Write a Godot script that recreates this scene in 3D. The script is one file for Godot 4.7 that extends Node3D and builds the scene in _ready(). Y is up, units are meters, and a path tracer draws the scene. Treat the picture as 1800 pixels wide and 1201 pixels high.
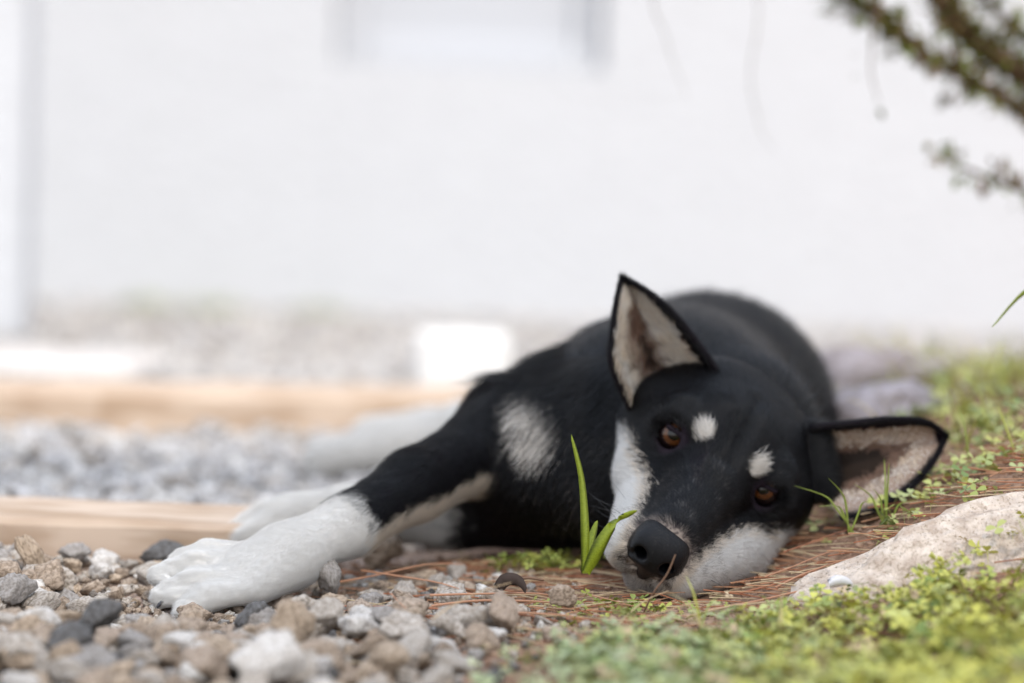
extends Node3D
# A black and white dog lying on its side on gravel and bare soil beside a white house.

var rng := RandomNumberGenerator.new()
var names := {}
var noise := FastNoiseLite.new()
var fine := FastNoiseLite.new()

# ---------------------------------------------------------------- helpers
func numbered(called: String) -> String:
	var n: int = names.get(called, 0)
	names[called] = n + 1
	return called if n == 0 else "%s_%03d" % [called, n]

func tag(o: Node, label: String, category: String, group := "") -> Node:
	o.set_meta("label", label)
	o.set_meta("category", category)
	if group != "":
		o.set_meta("group", group)
	return o

func thing(called: String, label: String, category: String, at := Vector3.ZERO, group := "") -> Node3D:
	var o := Node3D.new()
	o.name = numbered(called)
	add_child(o)
	o.position = at
	tag(o, label, category, group)
	return o

func put(mesh: Mesh, called: String, mat: Material, parent: Node = self, at := Transform3D()) -> MeshInstance3D:
	var o := MeshInstance3D.new()
	o.mesh = mesh
	o.name = numbered(called) if parent == self else called
	if mat:
		o.material_override = mat
	o.transform = at
	parent.add_child(o, true)
	return o

func arrays_mesh(v: PackedVector3Array, n: PackedVector3Array, idx: PackedInt32Array, c := PackedColorArray(), uv := PackedVector2Array()) -> ArrayMesh:
	var a := []
	a.resize(Mesh.ARRAY_MAX)
	a[Mesh.ARRAY_VERTEX] = v
	a[Mesh.ARRAY_NORMAL] = n
	a[Mesh.ARRAY_INDEX] = idx
	if c.size():
		a[Mesh.ARRAY_COLOR] = c
	if uv.size():
		a[Mesh.ARRAY_TEX_UV] = uv
	var m := ArrayMesh.new()
	m.add_surface_from_arrays(Mesh.PRIMITIVE_TRIANGLES, a)
	return m

func smooth_normals(v: PackedVector3Array, idx: PackedInt32Array) -> PackedVector3Array:
	var n := PackedVector3Array()
	n.resize(v.size())
	for t in range(0, idx.size(), 3):
		var a := idx[t]
		var b := idx[t + 1]
		var c := idx[t + 2]
		var f := (v[c] - v[a]).cross(v[b] - v[a])
		n[a] += f
		n[b] += f
		n[c] += f
	for i in n.size():
		n[i] = n[i].normalized()
	return n

func srgb(r: float, g: float, b: float) -> Color:
	return Color(r, g, b).linear_to_srgb()

func mat(lin: Color, rough := 0.8, spec := 0.5) -> StandardMaterial3D:
	var m := StandardMaterial3D.new()
	m.albedo_color = lin.linear_to_srgb()
	m.roughness = rough
	m.metallic_specular = spec
	return m

func vmat(rough := 0.8, spec := 0.5) -> StandardMaterial3D:
	var m := mat(Color(1, 1, 1), rough, spec)
	m.vertex_color_use_as_albedo = true
	return m

func noise_image(size: int, freq: float, octaves: int, seed_: int, lo: Color, hi: Color, sharp := 1.0) -> Image:
	var f := FastNoiseLite.new()
	f.seed = seed_
	f.frequency = freq
	f.fractal_octaves = octaves
	f.noise_type = FastNoiseLite.TYPE_SIMPLEX_SMOOTH
	var g := f.get_seamless_image(size, size)
	var im := Image.create(size, size, false, Image.FORMAT_RGB8)
	for y in size:
		for x in size:
			var t := clampf((g.get_pixel(x, y).r - 0.5) * sharp + 0.5, 0.0, 1.0)
			im.set_pixel(x, y, lo.lerp(hi, t).linear_to_srgb())
	return im

func bump_image(size: int, freq: float, octaves: int, seed_: int, strength: float) -> Image:
	var f := FastNoiseLite.new()
	f.seed = seed_
	f.frequency = freq
	f.fractal_octaves = octaves
	var g := f.get_seamless_image(size, size)
	g.bump_map_to_normal_map(strength)
	return g

func tex(im: Image) -> ImageTexture:
	im.generate_mipmaps()
	return ImageTexture.create_from_image(im)

func tri(m: StandardMaterial3D, scale: float, world := false) -> StandardMaterial3D:
	m.uv1_triplanar = true
	m.uv1_world_triplanar = world
	m.uv1_scale = Vector3.ONE * scale
	return m

func rnd(a: float, b: float) -> float:
	return rng.randf_range(a, b)

func jit(s: float) -> Vector3:
	return Vector3(rnd(-s, s), rnd(-s, s), rnd(-s, s))

func spline(p: Array, t: float) -> Vector3:
	var n := p.size() - 1
	var s := clampf(t, 0.0, 0.99999) * n
	var i := int(s)
	var a: Vector3 = p[max(i - 1, 0)]
	var b: Vector3 = p[i]
	var c: Vector3 = p[i + 1]
	var d: Vector3 = p[min(i + 2, n)]
	return b.cubic_interpolate(c, a, d, s - i)

# tapered tube along a spline
func tube(p: Array, r0: float, r1: float, segs := 10, sides := 6, flat := 1.0, power := 1.0) -> ArrayMesh:
	var v := PackedVector3Array()
	var idx := PackedInt32Array()
	var last := Vector3.UP
	for i in segs + 1:
		var t := float(i) / segs
		var c := spline(p, t)
		var d := (spline(p, minf(t + 0.01, 1.0)) - spline(p, maxf(t - 0.01, 0.0))).normalized()
		var x := last.cross(d)
		if x.length() < 0.05:
			x = Vector3.RIGHT.cross(d)
		x = x.normalized()
		var y := d.cross(x)
		last = y
		var r := lerpf(r0, r1, pow(t, power))
		for k in sides:
			var a := TAU * k / sides
			v.append(c + x * cos(a) * r + y * sin(a) * r * flat)
	for i in segs:
		for k in sides:
			var a := i * sides + k
			var b := i * sides + (k + 1) % sides
			idx.append_array([a, a + sides, b, b, a + sides, b + sides])
	var c0 := v.size()
	v.append(spline(p, 0.0))
	v.append(spline(p, 1.0))
	for k in sides:
		var k2 := (k + 1) % sides
		idx.append_array([c0, k, k2])
		idx.append_array([c0 + 1, segs * sides + k2, segs * sides + k])
	var idx2 := PackedInt32Array()
	for t in range(0, idx.size(), 3):
		idx2.append_array([idx[t], idx[t + 2], idx[t + 1]])
	return arrays_mesh(v, smooth_normals(v, idx2), idx2)

# curved folded leaf blade along a spline, w = greatest half width
func blade(p: Array, w: float, side: Vector3, fold := 0.3, segs := 12, base_w := 0.5) -> ArrayMesh:
	var v := PackedVector3Array()
	var idx := PackedInt32Array()
	for i in segs + 1:
		var t := float(i) / segs
		var c := spline(p, t)
		var d := (spline(p, minf(t + 0.02, 1.0)) - spline(p, maxf(t - 0.02, 0.0))).normalized()
		var up := side.cross(d).normalized()
		var s := d.cross(up).normalized()
		var ww := w * lerpf(base_w, 1.0, smoothstep(0.0, 0.4, t)) * pow(maxf(1.0 - t, 0.0), 0.55) * 1.25
		v.append(c - s * ww + up * ww * fold)
		v.append(c + up * 0.0001)
		v.append(c + s * ww + up * ww * fold)
		v.append(c - up * w * 0.12)
	for i in segs:
		for k in 4:
			var order := [0, 1, 2, 3]
			var a: int = i * 4 + order[k]
			var b: int = i * 4 + order[(k + 1) % 4]
			idx.append_array([a, b, a + 4, b, b + 4, a + 4])
	return arrays_mesh(v, smooth_normals(v, idx), idx)

func ground(x: float, z: float) -> float:
	var a := lerpf(-0.012, 0.004, smoothstep(-0.14, 0.08, x) * smoothstep(-0.9, -0.3, z))
	var b := smoothstep(0.10, 0.36, x) * 0.09 * lerpf(0.25, 1.0, smoothstep(0.20, -0.02, z)) * smoothstep(-1.6, -0.8, z)
	a += 0.010 * smoothstep(0.04, -0.06, z) * smoothstep(-0.12, -0.2, x) * smoothstep(-0.3, -0.1, z)
	return a + b + noise.get_noise_2d(x * 90.0, z * 90.0) * 0.003 + noise.get_noise_2d(x * 400.0, z * 400.0) * 0.0012

func on_ground(x: float, z: float, dy := 0.0) -> Vector3:
	return Vector3(x, ground(x, z) + dy, z)

func multi(called: String, mesh: Mesh, material: Material, xf: Array, cols: Array, parent: Node = self) -> MultiMeshInstance3D:
	var mm := MultiMesh.new()
	mm.transform_format = MultiMesh.TRANSFORM_3D
	mm.use_colors = true
	mm.mesh = mesh
	mm.instance_count = xf.size()
	for i in xf.size():
		mm.set_instance_transform(i, xf[i])
		mm.set_instance_color(i, cols[i])
	var o := MultiMeshInstance3D.new()
	o.multimesh = mm
	o.material_override = material
	o.name = numbered(called) if parent == self else called
	o.set_meta("kind", "stuff")
	parent.add_child(o, true)
	return o

# ---------------------------------------------------------------- smooth solid modelling
var kA: PackedVector3Array
var kB: PackedVector3Array
var kInv: PackedFloat32Array
var kR: PackedFloat32Array
var kDR: PackedFloat32Array
var kK: PackedFloat32Array
var kT: PackedInt32Array   # 0 tapered capsule, 1 ellipsoid, 2 ring
var kC: PackedInt32Array   # 1 = cut
var kG: PackedInt32Array   # region tag

func clear_solid() -> void:
	kA.clear(); kB.clear(); kInv.clear(); kR.clear(); kDR.clear(); kK.clear(); kT.clear(); kC.clear(); kG.clear()

func cap(a: Vector3, ra: float, b: Vector3, rb: float, k: float, region := 0, cut := 0) -> void:
	kA.append(a); kB.append(b - a); kInv.append(1.0 / maxf((b - a).length_squared(), 1e-9)); kR.append(ra); kDR.append(rb - ra); kK.append(k); kT.append(0); kC.append(cut); kG.append(region)

func ell(c: Vector3, r: Vector3, k: float, region := 0, cut := 0) -> void:
	kA.append(c); kB.append(Vector3(1.0 / r.x, 1.0 / r.y, 1.0 / r.z)); kInv.append(1.0); kR.append(0.0); kDR.append(0.0); kK.append(k); kT.append(1); kC.append(cut); kG.append(region)

func ring(c: Vector3, axis: Vector3, big: float, small: float, k: float, region := 0) -> void:
	kA.append(c); kB.append(axis.normalized()); kInv.append(big); kR.append(small); kDR.append(0.0); kK.append(k); kT.append(2); kC.append(0); kG.append(region)

func one(i: int, p: Vector3) -> float:
	var q := p - kA[i]
	match kT[i]:
		0:
			var b := kB[i]
			var t := clampf(q.dot(b) * kInv[i], 0.0, 1.0)
			return (q - b * t).length() - kR[i] - kDR[i] * t
		1:
			var b := kB[i]
			q *= b
			var l := q.length()
			return l * (l - 1.0) / maxf((q * b).length(), 1e-6)
		_:
			var h := q.dot(kB[i])
			var rad := (q - kB[i] * h).length() - kInv[i]
			return sqrt(h * h + rad * rad) - kR[i]

func field(p: Vector3) -> float:
	var d := 1e3
	for i in kA.size():
		var e: float
		var q := p - kA[i]
		var ty := kT[i]
		var b := kB[i]
		if ty == 0:
			var t := clampf(q.dot(b) * kInv[i], 0.0, 1.0)
			e = (q - b * t).length() - kR[i] - kDR[i] * t
		elif ty == 1:
			q *= b
			var l := q.length()
			e = l * (l - 1.0) / maxf((q * b).length(), 1e-6)
		else:
			var h0 := q.dot(b)
			var rad := (q - b * h0).length() - kInv[i]
			e = sqrt(h0 * h0 + rad * rad) - kR[i]
		var k := kK[i]
		if kC[i]:
			var h := k - absf(d + e)
			d = maxf(d, -e)
			if h > 0.0:
				d += h * h / (4.0 * k)
		else:
			var h := k - absf(d - e)
			d = minf(d, e)
			if h > 0.0:
				d -= h * h / (4.0 * k)
	return d

func nearest_bone(p: Vector3) -> int:
	var best := 1e9
	var at := 0
	for i in kA.size():
		if kC[i]:
			continue
		var e := one(i, p)
		if e < best:
			best = e
			at = i
	return at

# surface nets of field() inside the box lo..hi with cell size h; returns {v, n, idx}
func surface(lo: Vector3, hi: Vector3, h: float) -> Dictionary:
	var N := 4
	var nx := int(ceil((hi.x - lo.x) / h / N)) * N
	var ny := int(ceil((hi.y - lo.y) / h / N)) * N
	var nz := int(ceil((hi.z - lo.z) / h / N)) * N
	var sx := nx + 1
	var sxy := sx * (ny + 1)
	var val := PackedFloat32Array()
	val.resize(sxy * (nz + 1))
	val.fill(1e6)
	var id := PackedInt32Array()
	id.resize(val.size())
	id.fill(-1)
	var cells: Array[Vector3i] = []
	var C := h * N
	for z in range(0, nz, N):
		for y in range(0, ny, N):
			for x in range(0, nx, N):
				var c := lo + Vector3(x, y, z) * h + Vector3.ONE * C * 0.5
				if absf(field(c)) < C * 1.15:
					cells.append(Vector3i(x, y, z))
	for c in cells:
		for k in N + 1:
			for j in N + 1:
				var at := (c.z + k) * sxy + (c.y + j) * sx + c.x
				for i in N + 1:
					if val[at + i] > 1e5:
						val[at + i] = field(lo + Vector3(c.x + i, c.y + j, c.z + k) * h)
	var v := PackedVector3Array()
	var idx := PackedInt32Array()
	var off := [0, 1, sx, sx + 1, sxy, sxy + 1, sxy + sx, sxy + sx + 1]
	var edges := [[0, 1], [2, 3], [4, 5], [6, 7], [0, 2], [1, 3], [4, 6], [5, 7], [0, 4], [1, 5], [2, 6], [3, 7]]
	var pos := []
	for i in 8:
		pos.append(Vector3(i & 1, (i >> 1) & 1, (i >> 2) & 1))
	for c in cells:
		for k in N:
			for j in N:
				for i in N:
					var at := (c.z + k) * sxy + (c.y + j) * sx + c.x + i
					var neg := 0
					for q in 8:
						if val[at + off[q]] < 0.0:
							neg += 1
					if neg == 0 or neg == 8:
						continue
					var sum := Vector3.ZERO
					var cnt := 0
					for e in edges:
						var d0 := val[at + off[e[0]]]
						var d1 := val[at + off[e[1]]]
						if (d0 < 0.0) != (d1 < 0.0):
							var a: Vector3 = pos[e[0]]
							var b: Vector3 = pos[e[1]]
							sum += a.lerp(b, d0 / (d0 - d1))
							cnt += 1
					id[at] = v.size()
					v.append(lo + (Vector3(c.x + i, c.y + j, c.z + k) + sum / cnt) * h)
	for c in cells:
		for k in N:
			for j in N:
				for i in N:
					var at := (c.z + k) * sxy + (c.y + j) * sx + c.x + i
					var s := val[at] < 0.0
					for ax in 3:
						var st: int = [1, sx, sxy][ax]
						if val[at + st] > 1e5 or (val[at + st] < 0.0) == s:
							continue
						var u: int = [sx, sxy, 1][ax]
						var w: int = [sxy, 1, sx][ax]
						if at - u - w < 0:
							continue
						var a := id[at]
						var b := id[at - u]
						var d := id[at - u - w]
						var e := id[at - w]
						if a < 0 or b < 0 or d < 0 or e < 0:
							continue
						if s:
							idx.append_array([a, d, b, a, e, d])
						else:
							idx.append_array([a, b, d, a, d, e])
	return {"v": v, "n": smooth_normals(v, idx), "idx": idx}

# ---------------------------------------------------------------- fur
var fur_xf := [[], [], []]
var fur_col := [[], [], []]

func tuft(hairs: int, spread: float, seed_: int, wide: float, curl: float) -> ArrayMesh:
	# hairs of unit length rooted on a small disc, leaning towards +z
	var r := RandomNumberGenerator.new()
	r.seed = seed_
	var v := PackedVector3Array()
	var idx := PackedInt32Array()
	for h in hairs:
		var a := r.randf() * TAU
		var rad := sqrt(r.randf()) * spread
		var root := Vector3(cos(a) * rad, -0.04, sin(a) * rad)
		var len := r.randf_range(0.65, 1.1)
		var yaw := r.randfn(0.0, 0.16)
		var dir := Vector3(sin(yaw), 0, cos(yaw))
		var up := r.randf_range(0.75, 1.15)
		var bend := r.randfn(0.0, curl)
		var sidev := Vector3(dir.z, 0, -dir.x)
		var base := v.size()
		var steps := 3
		for s in steps:
			var t := float(s) / steps
			var c := root + dir * len * t + Vector3.UP * len * up * (t - 0.45 * t * t) + sidev * bend * t * t * len
			var w := wide * (1.0 - 0.55 * t)
			for k in 3:
				var b := TAU * k / 3.0 + h
				v.append(c + sidev * cos(b) * w + Vector3.UP * sin(b) * w)
		v.append(root + dir * len + Vector3.UP * len * up * 0.55 + sidev * bend * len)
		for s in steps - 1:
			for k in 3:
				var p := base + s * 3 + k
				var q := base + s * 3 + (k + 1) % 3
				idx.append_array([p, q, p + 3, q, q + 3, p + 3])
		var top := base + (steps - 1) * 3
		for k in 3:
			idx.append_array([top + k, top + (k + 1) % 3, base + steps * 3])
	return arrays_mesh(v, smooth_normals(v, idx), idx)

# look.call(point, normal) -> [colour, flow, length, lift, density share, kind] or [] for bare skin
func grow(m: Dictionary, per_cm2: float, look: Callable) -> void:
	var v: PackedVector3Array = m.v
	var n: PackedVector3Array = m.n
	var idx: PackedInt32Array = m.idx
	for t in range(0, idx.size(), 3):
		var a := v[idx[t]]
		var b := v[idx[t + 1]]
		var c := v[idx[t + 2]]
		var want := (b - a).cross(c - a).length() * 0.5 * 1e4 * per_cm2
		var cnt := int(want) + (1 if rng.randf() < want - int(want) else 0)
		for k in cnt:
			var s := sqrt(rng.randf())
			var r := rng.randf()
			var w0 := 1.0 - s
			var w1 := s * (1.0 - r)
			var w2 := s * r
			var p := a * w0 + b * w1 + c * w2
			var nn := (n[idx[t]] * w0 + n[idx[t + 1]] * w1 + n[idx[t + 2]] * w2).normalized()
			var L: Array = look.call(p, nn)
			if L.is_empty() or rng.randf() > L[4]:
				continue
			var flow: Vector3 = L[1]
			flow = flow - nn * flow.dot(nn)
			if flow.length() < 1e-4:
				flow = nn.cross(Vector3.RIGHT)
			flow = flow.normalized()
			var x := nn.cross(flow).normalized()
			var ang := rng.randfn(0.0, 0.14)
			flow = flow.rotated(nn, ang)
			x = x.rotated(nn, ang)
			var len: float = L[2] * rnd(0.75, 1.2)
			var kind: int = L[5]
			fur_xf[kind].append(Transform3D(Basis(x * len, nn * len * float(L[3]), flow * len), p))
			fur_col[kind].append(L[0])

const BLACK := Color(0.0042, 0.0037, 0.0048)
const WHITE := Color(0.82, 0.795, 0.76)
const CREAM := Color(0.66, 0.50, 0.33)

func shade_of(c: Color) -> Color:
	var f := rnd(0.6, 1.35) if c.g < 0.1 else rnd(0.82, 1.12)
	return Color(c.r * f, c.g * f, c.b * f)

# ---------------------------------------------------------------- dog
var head_basis := Basis(Vector3(0.87259, -0.48786, 0.03105), Vector3(0.44658, 0.82138, 0.35528), Vector3(-0.19883, -0.29617, 0.93424))
var head_at := Vector3(0.122, 0.0743, -0.03)

func table(t: Array, q: float) -> float:
	if q <= t[0][0]:
		return t[0][1]
	for i in t.size() - 1:
		if q <= t[i + 1][0]:
			return lerpf(t[i][1], t[i + 1][1], (q - t[i][0]) / (t[i + 1][0] - t[i][0]))
	return t[-1][1]

const BLAZE := [[1.0, 9.0], [1.35, 4.6], [2.2, 3.5], [2.8, 2.7], [4.0, 2.15], [5.5, 1.75], [7.0, 1.5]]
const EYE_AT := Vector3(3.05, 0.0, -0.74)

func lean(v: Vector3) -> Vector3:
	# the muzzle points a little to the dog's right
	return Vector3(v.x - 0.13 * maxf(v.z - 0.5, 0.0), v.y, v.z)

func nose_gap(q: Vector3) -> float:
	return ((q - Vector3(0, -2.6, 8.1)) / Vector3(1.75, 1.55, 1.45)).length()

func head_color(q: Vector3) -> Color:
	# q in head axes, centimetres: x to the dog's left, y up, z forward
	q.x += 0.13 * maxf(q.z - 0.5, 0.0)
	var j := fine.get_noise_3d(q.x * 1.6, q.y * 1.6, q.z * 1.6) * 0.45 + rng.randfn(0.0, 0.13)
	var slant := -q.y * 0.914 + q.z * 0.407
	var ax := absf(q.x)
	var bx := ax - 1.72
	var by := q.y * 0.914 - q.z * 0.407 - 1.28
	if q.z > -2.5 and bx * bx * 1.25 + by * by < 0.19 + j * 0.10 and q.y > 0.4:
		return WHITE.lerp(CREAM, 0.1 + 0.25 * rng.randf())
	if slant > 1.2 and q.z > -3.2 and nose_gap(q) > 1.06 and ax > table(BLAZE, slant) + j * 0.9:
		if q.y < -5.5 + j:
			return Color(0.22, 0.185, 0.165) if rng.randf() < 0.5 else Color(0.6, 0.55, 0.5)
		var edge := ax - table(BLAZE, slant)
		var c := WHITE
		if edge < 0.45:
			c = WHITE.lerp(CREAM, 0.5)
		if q.z > 5.2 and rng.randf() < 0.12:
			c = Color(0.30, 0.26, 0.23)
		return c
	if nose_gap(q) < 1.12 + j * 0.25 and q.y > -4.5:
		return Color(0.24, 0.20, 0.175) if rng.randf() < 0.6 else Color(0.05, 0.04, 0.04)
	if q.z > 5.0 and q.y < -4.2:
		return Color(0.15, 0.13, 0.12) if rng.randf() < 0.45 else Color(0.6, 0.56, 0.52)
	if q.y < -3.8 and rng.randf() < 0.2:
		return Color(0.06, 0.035, 0.02)
	if q.z > 2.0 and rng.randf() < 0.05:
		return Color(0.12, 0.11, 0.105)
	return BLACK

func head_look(p: Vector3, n: Vector3) -> Array:
	var q := (p - head_at) * head_basis * 100.0
	var e := Vector3(absf(q.x), q.y, q.z) - Vector3(3.05, 0, 0.1)
	if e.length() < 1.1:
		return []
	if nose_gap(Vector3(q.x + 0.13 * (q.z - 0.5), q.y, q.z)) < 1.0 or (q.z > 8.0 and q.y > -4.2 and absf(q.x + 0.98) < 1.2):
		return []
	if q.z < -9.5:
		return []
	var flow := Vector3(q.x * 0.10, 0.05, -1.0)
	if q.z > 0.0:
		flow = Vector3(q.x * 0.16, -0.25 - 0.1 * absf(q.x), -1.0)
	if e.length() < 2.2:
		flow += Vector3(e.x * signf(q.x), e.y, e.z).normalized() * 0.7 * (2.2 - e.length())
	var c := head_color(q)
	var len := 0.0085
	var lift := 0.5
	if q.z > 1.5:
		len = lerpf(0.0070, 0.0042, clampf((q.z - 1.5) / 6.0, 0, 1))
	if q.z < -4.0:
		len = 0.011
	if c.g > 0.3 and q.z < 4.0 and q.y < -1.0:
		len *= 1.15
	elif c.g > 0.3 and q.y > 0.0:
		len *= 0.85
		lift = 0.75
	elif q.y > 0.0 and q.z > -2.0 and absf(absf(q.x) - 1.72) < 1.0:
		len *= 0.5
	return [shade_of(c), head_basis * flow, len, lift, 1.0, 0]

func skin(c: Color) -> Color:
	return Color(c.r * 0.95, c.g * 0.93, c.b * 0.91)

func build_head_solid() -> void:
	clear_solid()
	ell(Vector3(0, -1.0, -4.6), Vector3(5.3, 4.35, 5.6), 0.1)
	for s in [-1.0, 1.0]:
		var w := 3.55 if s > 0.0 else 2.9
		cap(Vector3(s * w, -3.0, -0.9), 2.0, Vector3(s * (w + 0.1), -2.4, -3.4), 2.6, 1.6)
		cap(Vector3(s * 3.1, -0.9, -1.9), 1.55, Vector3(s * 4.0, -1.0, -3.6), 1.8, 1.2)
	cap(Vector3(0, 0.7, -2.0), 2.3, Vector3(0, -0.5, 1.4), 1.5, 1.6)
	cap(Vector3(0, -0.8, 1.0), 1.6, lean(Vector3(0, -1.75, 7.0)), 1.2, 1.2)
	cap(Vector3(0, -2.5, 0.0), 2.7, lean(Vector3(0, -3.0, 6.6)), 1.85, 1.2)
	for s in [-1.0, 1.0]:
		var w := 3.55 if s > 0.0 else 2.9
		if s < 0.0:
			cap(Vector3(s * (w - 0.6), -3.6, 0.6), 1.75, lean(Vector3(s * 1.45, -3.8, 6.9)), 1.5, 1.0)
		else:
			cap(Vector3(3.2, -3.55, 1.3), 2.1, lean(Vector3(1.5, -3.8, 6.9)), 1.5, 1.0)
		cap(Vector3(s * 1.6, 0.75, -0.7), 0.85, Vector3(s * 3.3, 0.95, -1.3), 0.8, 0.9)
	cap(Vector3(0, -5.0, -3.0), 2.0, lean(Vector3(0, -5.2, 6.4)), 1.1, 0.7)
	# muscle round the roots of the ears
	var inv := Transform3D(head_basis * 0.01, head_at).affine_inverse()
	cap(inv * Vector3(0.086, 0.1096, -0.068), 0.9, inv * Vector3(0.124, 0.1181, -0.072), 0.75, 0.9)
	cap(inv * Vector3(0.182, 0.0892, -0.074), 0.55, inv * Vector3(0.1882, 0.059, -0.064), 0.6, 0.9)
	cap(Vector3(0, 3.5, -2.6), 0.1, Vector3(0, 1.4, 1.6), 0.1, 1.1, 0, 1)
	# neck root
	cap(Vector3(0, -2.0, -6.0), 4.6, Vector3(-2.0, -3.5, -13.0), 5.0, 2.5)
	# nostril seat and the line between the lips
	ell(lean(Vector3(0, -2.75, 8.25)) + Vector3(0, 0.0, 0.1), Vector3(1.45, 1.1, 1.5), 0.2, 0, 1)
	cap(lean(Vector3(0, -5.0, 8.4)), 0.12, lean(Vector3(0, -3.6, 8.9)), 0.12, 0.3, 0, 1)
	for s in [-1.0, 1.0]:
		cap(lean(Vector3(s * 0.2, -4.8, 8.3)), 0.13, lean(Vector3(s * 2.7, -4.8, 5.6)), 0.13, 0.35, 0, 1)
		cap(lean(Vector3(s * 2.7, -4.8, 5.6)), 0.13, Vector3(s * 4.2, -4.7, 0.6), 0.12, 0.35, 0, 1)
		# eye sockets with a raised lid
		var ax := Vector3(s * 0.34, 0.16, 0.92)
		ring(EYE_AT * Vector3(s, 1, 1) + ax.normalized() * 0.78, ax, 0.93, 0.25, 0.45)
		cap(EYE_AT * Vector3(s, 1, 1), 0.98, EYE_AT * Vector3(s, 1, 1) + ax * 2.0, 0.62, 0.16, 0, 1)
		cap(Vector3(s * 2.45, 0.50, 0.22), 0.17, Vector3(s * 3.65, 0.56, -0.05), 0.20, 0.12)

func build_nose(parent: Node3D, at: Transform3D) -> void:
	clear_solid()
	# in head axes, centimetres, round the tip of the nose
	var c := lean(Vector3(0, -2.75, 8.25))
	ell(c + Vector3(0, 0.22, -0.25), Vector3(1.72, 1.30, 1.28), 0.1)
	ell(c + Vector3(0, 0.75, -0.75), Vector3(1.45, 0.85, 1.1), 0.4)
	for s in [-1.0, 1.0]:
		cap(c + Vector3(s * 0.95, -0.40, 0.05), 0.66, c + Vector3(s * 1.15, -0.6, -0.6), 0.55, 0.4)
	cap(c + Vector3(0, -0.5, 0.25), 0.72, c + Vector3(0, -1.5, -0.15), 0.42, 0.5)
	for s in [-1.0, 1.0]:
		cap(c + Vector3(s * 0.92, -0.22, 1.4), 0.42, c + Vector3(s * 0.70, -0.05, -0.7), 0.30, 0.22, 0, 1)
		cap(c + Vector3(s * 1.05, -0.42, 0.85), 0.20, c + Vector3(s * 2.0, -0.95, -0.1), 0.15, 0.2, 0, 1)
	cap(c + Vector3(0, -0.35, 1.12), 0.05, c + Vector3(0, -1.9, 0.6), 0.10, 0.22, 0, 1)
	var m := surface(Vector3(-3.4, -5.2, 6.3), Vector3(1.6, -0.8, 9.9), 0.085)
	var v: PackedVector3Array = m.v
	for i in v.size():
		v[i] = at * v[i]
	var pn := FastNoiseLite.new()
	pn.noise_type = FastNoiseLite.TYPE_CELLULAR
	pn.seed = 31
	pn.frequency = 0.05
	var im := pn.get_seamless_image(512, 512)
	im.bump_map_to_normal_map(9.0)
	var nm := mat(Color(0.005, 0.0047, 0.0056), 0.25, 0.3)
	nm.normal_enabled = true
	nm.normal_texture = tex(im)
	nm.normal_scale = 1.4
	tri(nm, 55.0)
	put(arrays_mesh(v, smooth_normals(v, m.idx), m.idx), "nose", nm, parent)

func build_eye(parent: Node3D, s: float) -> void:
	var c := head_at + head_basis * (EYE_AT * Vector3(s, 1, 1) * 0.01)
	var look := (Vector3(0, 0.232, 1.37) + Vector3(-0.02, 0.02, 0) - c).normalized()
	var x := look.cross(Vector3.UP).normalized()
	var b := Basis(x, look, x.cross(look)).orthonormalized()
	var R := 0.0104
	# eyeball with a dark rim, amber iris and pupil, all rings of one lathe round the gaze
	var eye := Node3D.new()
	eye.name = "eye"
	parent.add_child(eye, true)
	var bands := [["eyeball", 0.70, PI, Color(0.010, 0.007, 0.006)], ["iris", 0.38, 0.70, Color(0.075, 0.027, 0.0095)], ["pupil", 0.0, 0.38, Color(0.003, 0.003, 0.003)]]
	for band in bands:
		var v := PackedVector3Array()
		var idx := PackedInt32Array()
		var cols := PackedColorArray()
		var rings := 14
		var sides := 48
		for i in rings + 1:
			var t := float(i) / rings
			var a: float = lerpf(band[1], band[2], t)
			for k in sides:
				var f := TAU * k / sides
				v.append(c + b * (Vector3(sin(a) * cos(f), cos(a), sin(a) * sin(f)) * R))
				var col: Color = band[3]
				if band[0] == "iris":
					var st := 0.85 + 0.3 * fine.get_noise_2d(k * 1.7, t * 2.0 + s * 9.0)
					var rim := smoothstep(0.7, 1.0, t)
					col = Color(col.r * st, col.g * st, col.b * st).lerp(Color(0.02, 0.009, 0.005), rim * 0.8)
				cols.append(col)
		for i in rings:
			for k in sides:
				var p := i * sides + k
				var q := i * sides + (k + 1) % sides
				idx.append_array([p, q, p + sides, q, q + sides, p + sides])
		var em := vmat(0.03, 0.45)
		put(arrays_mesh(v, smooth_normals(v, idx), idx, cols), band[0], em, eye)

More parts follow.
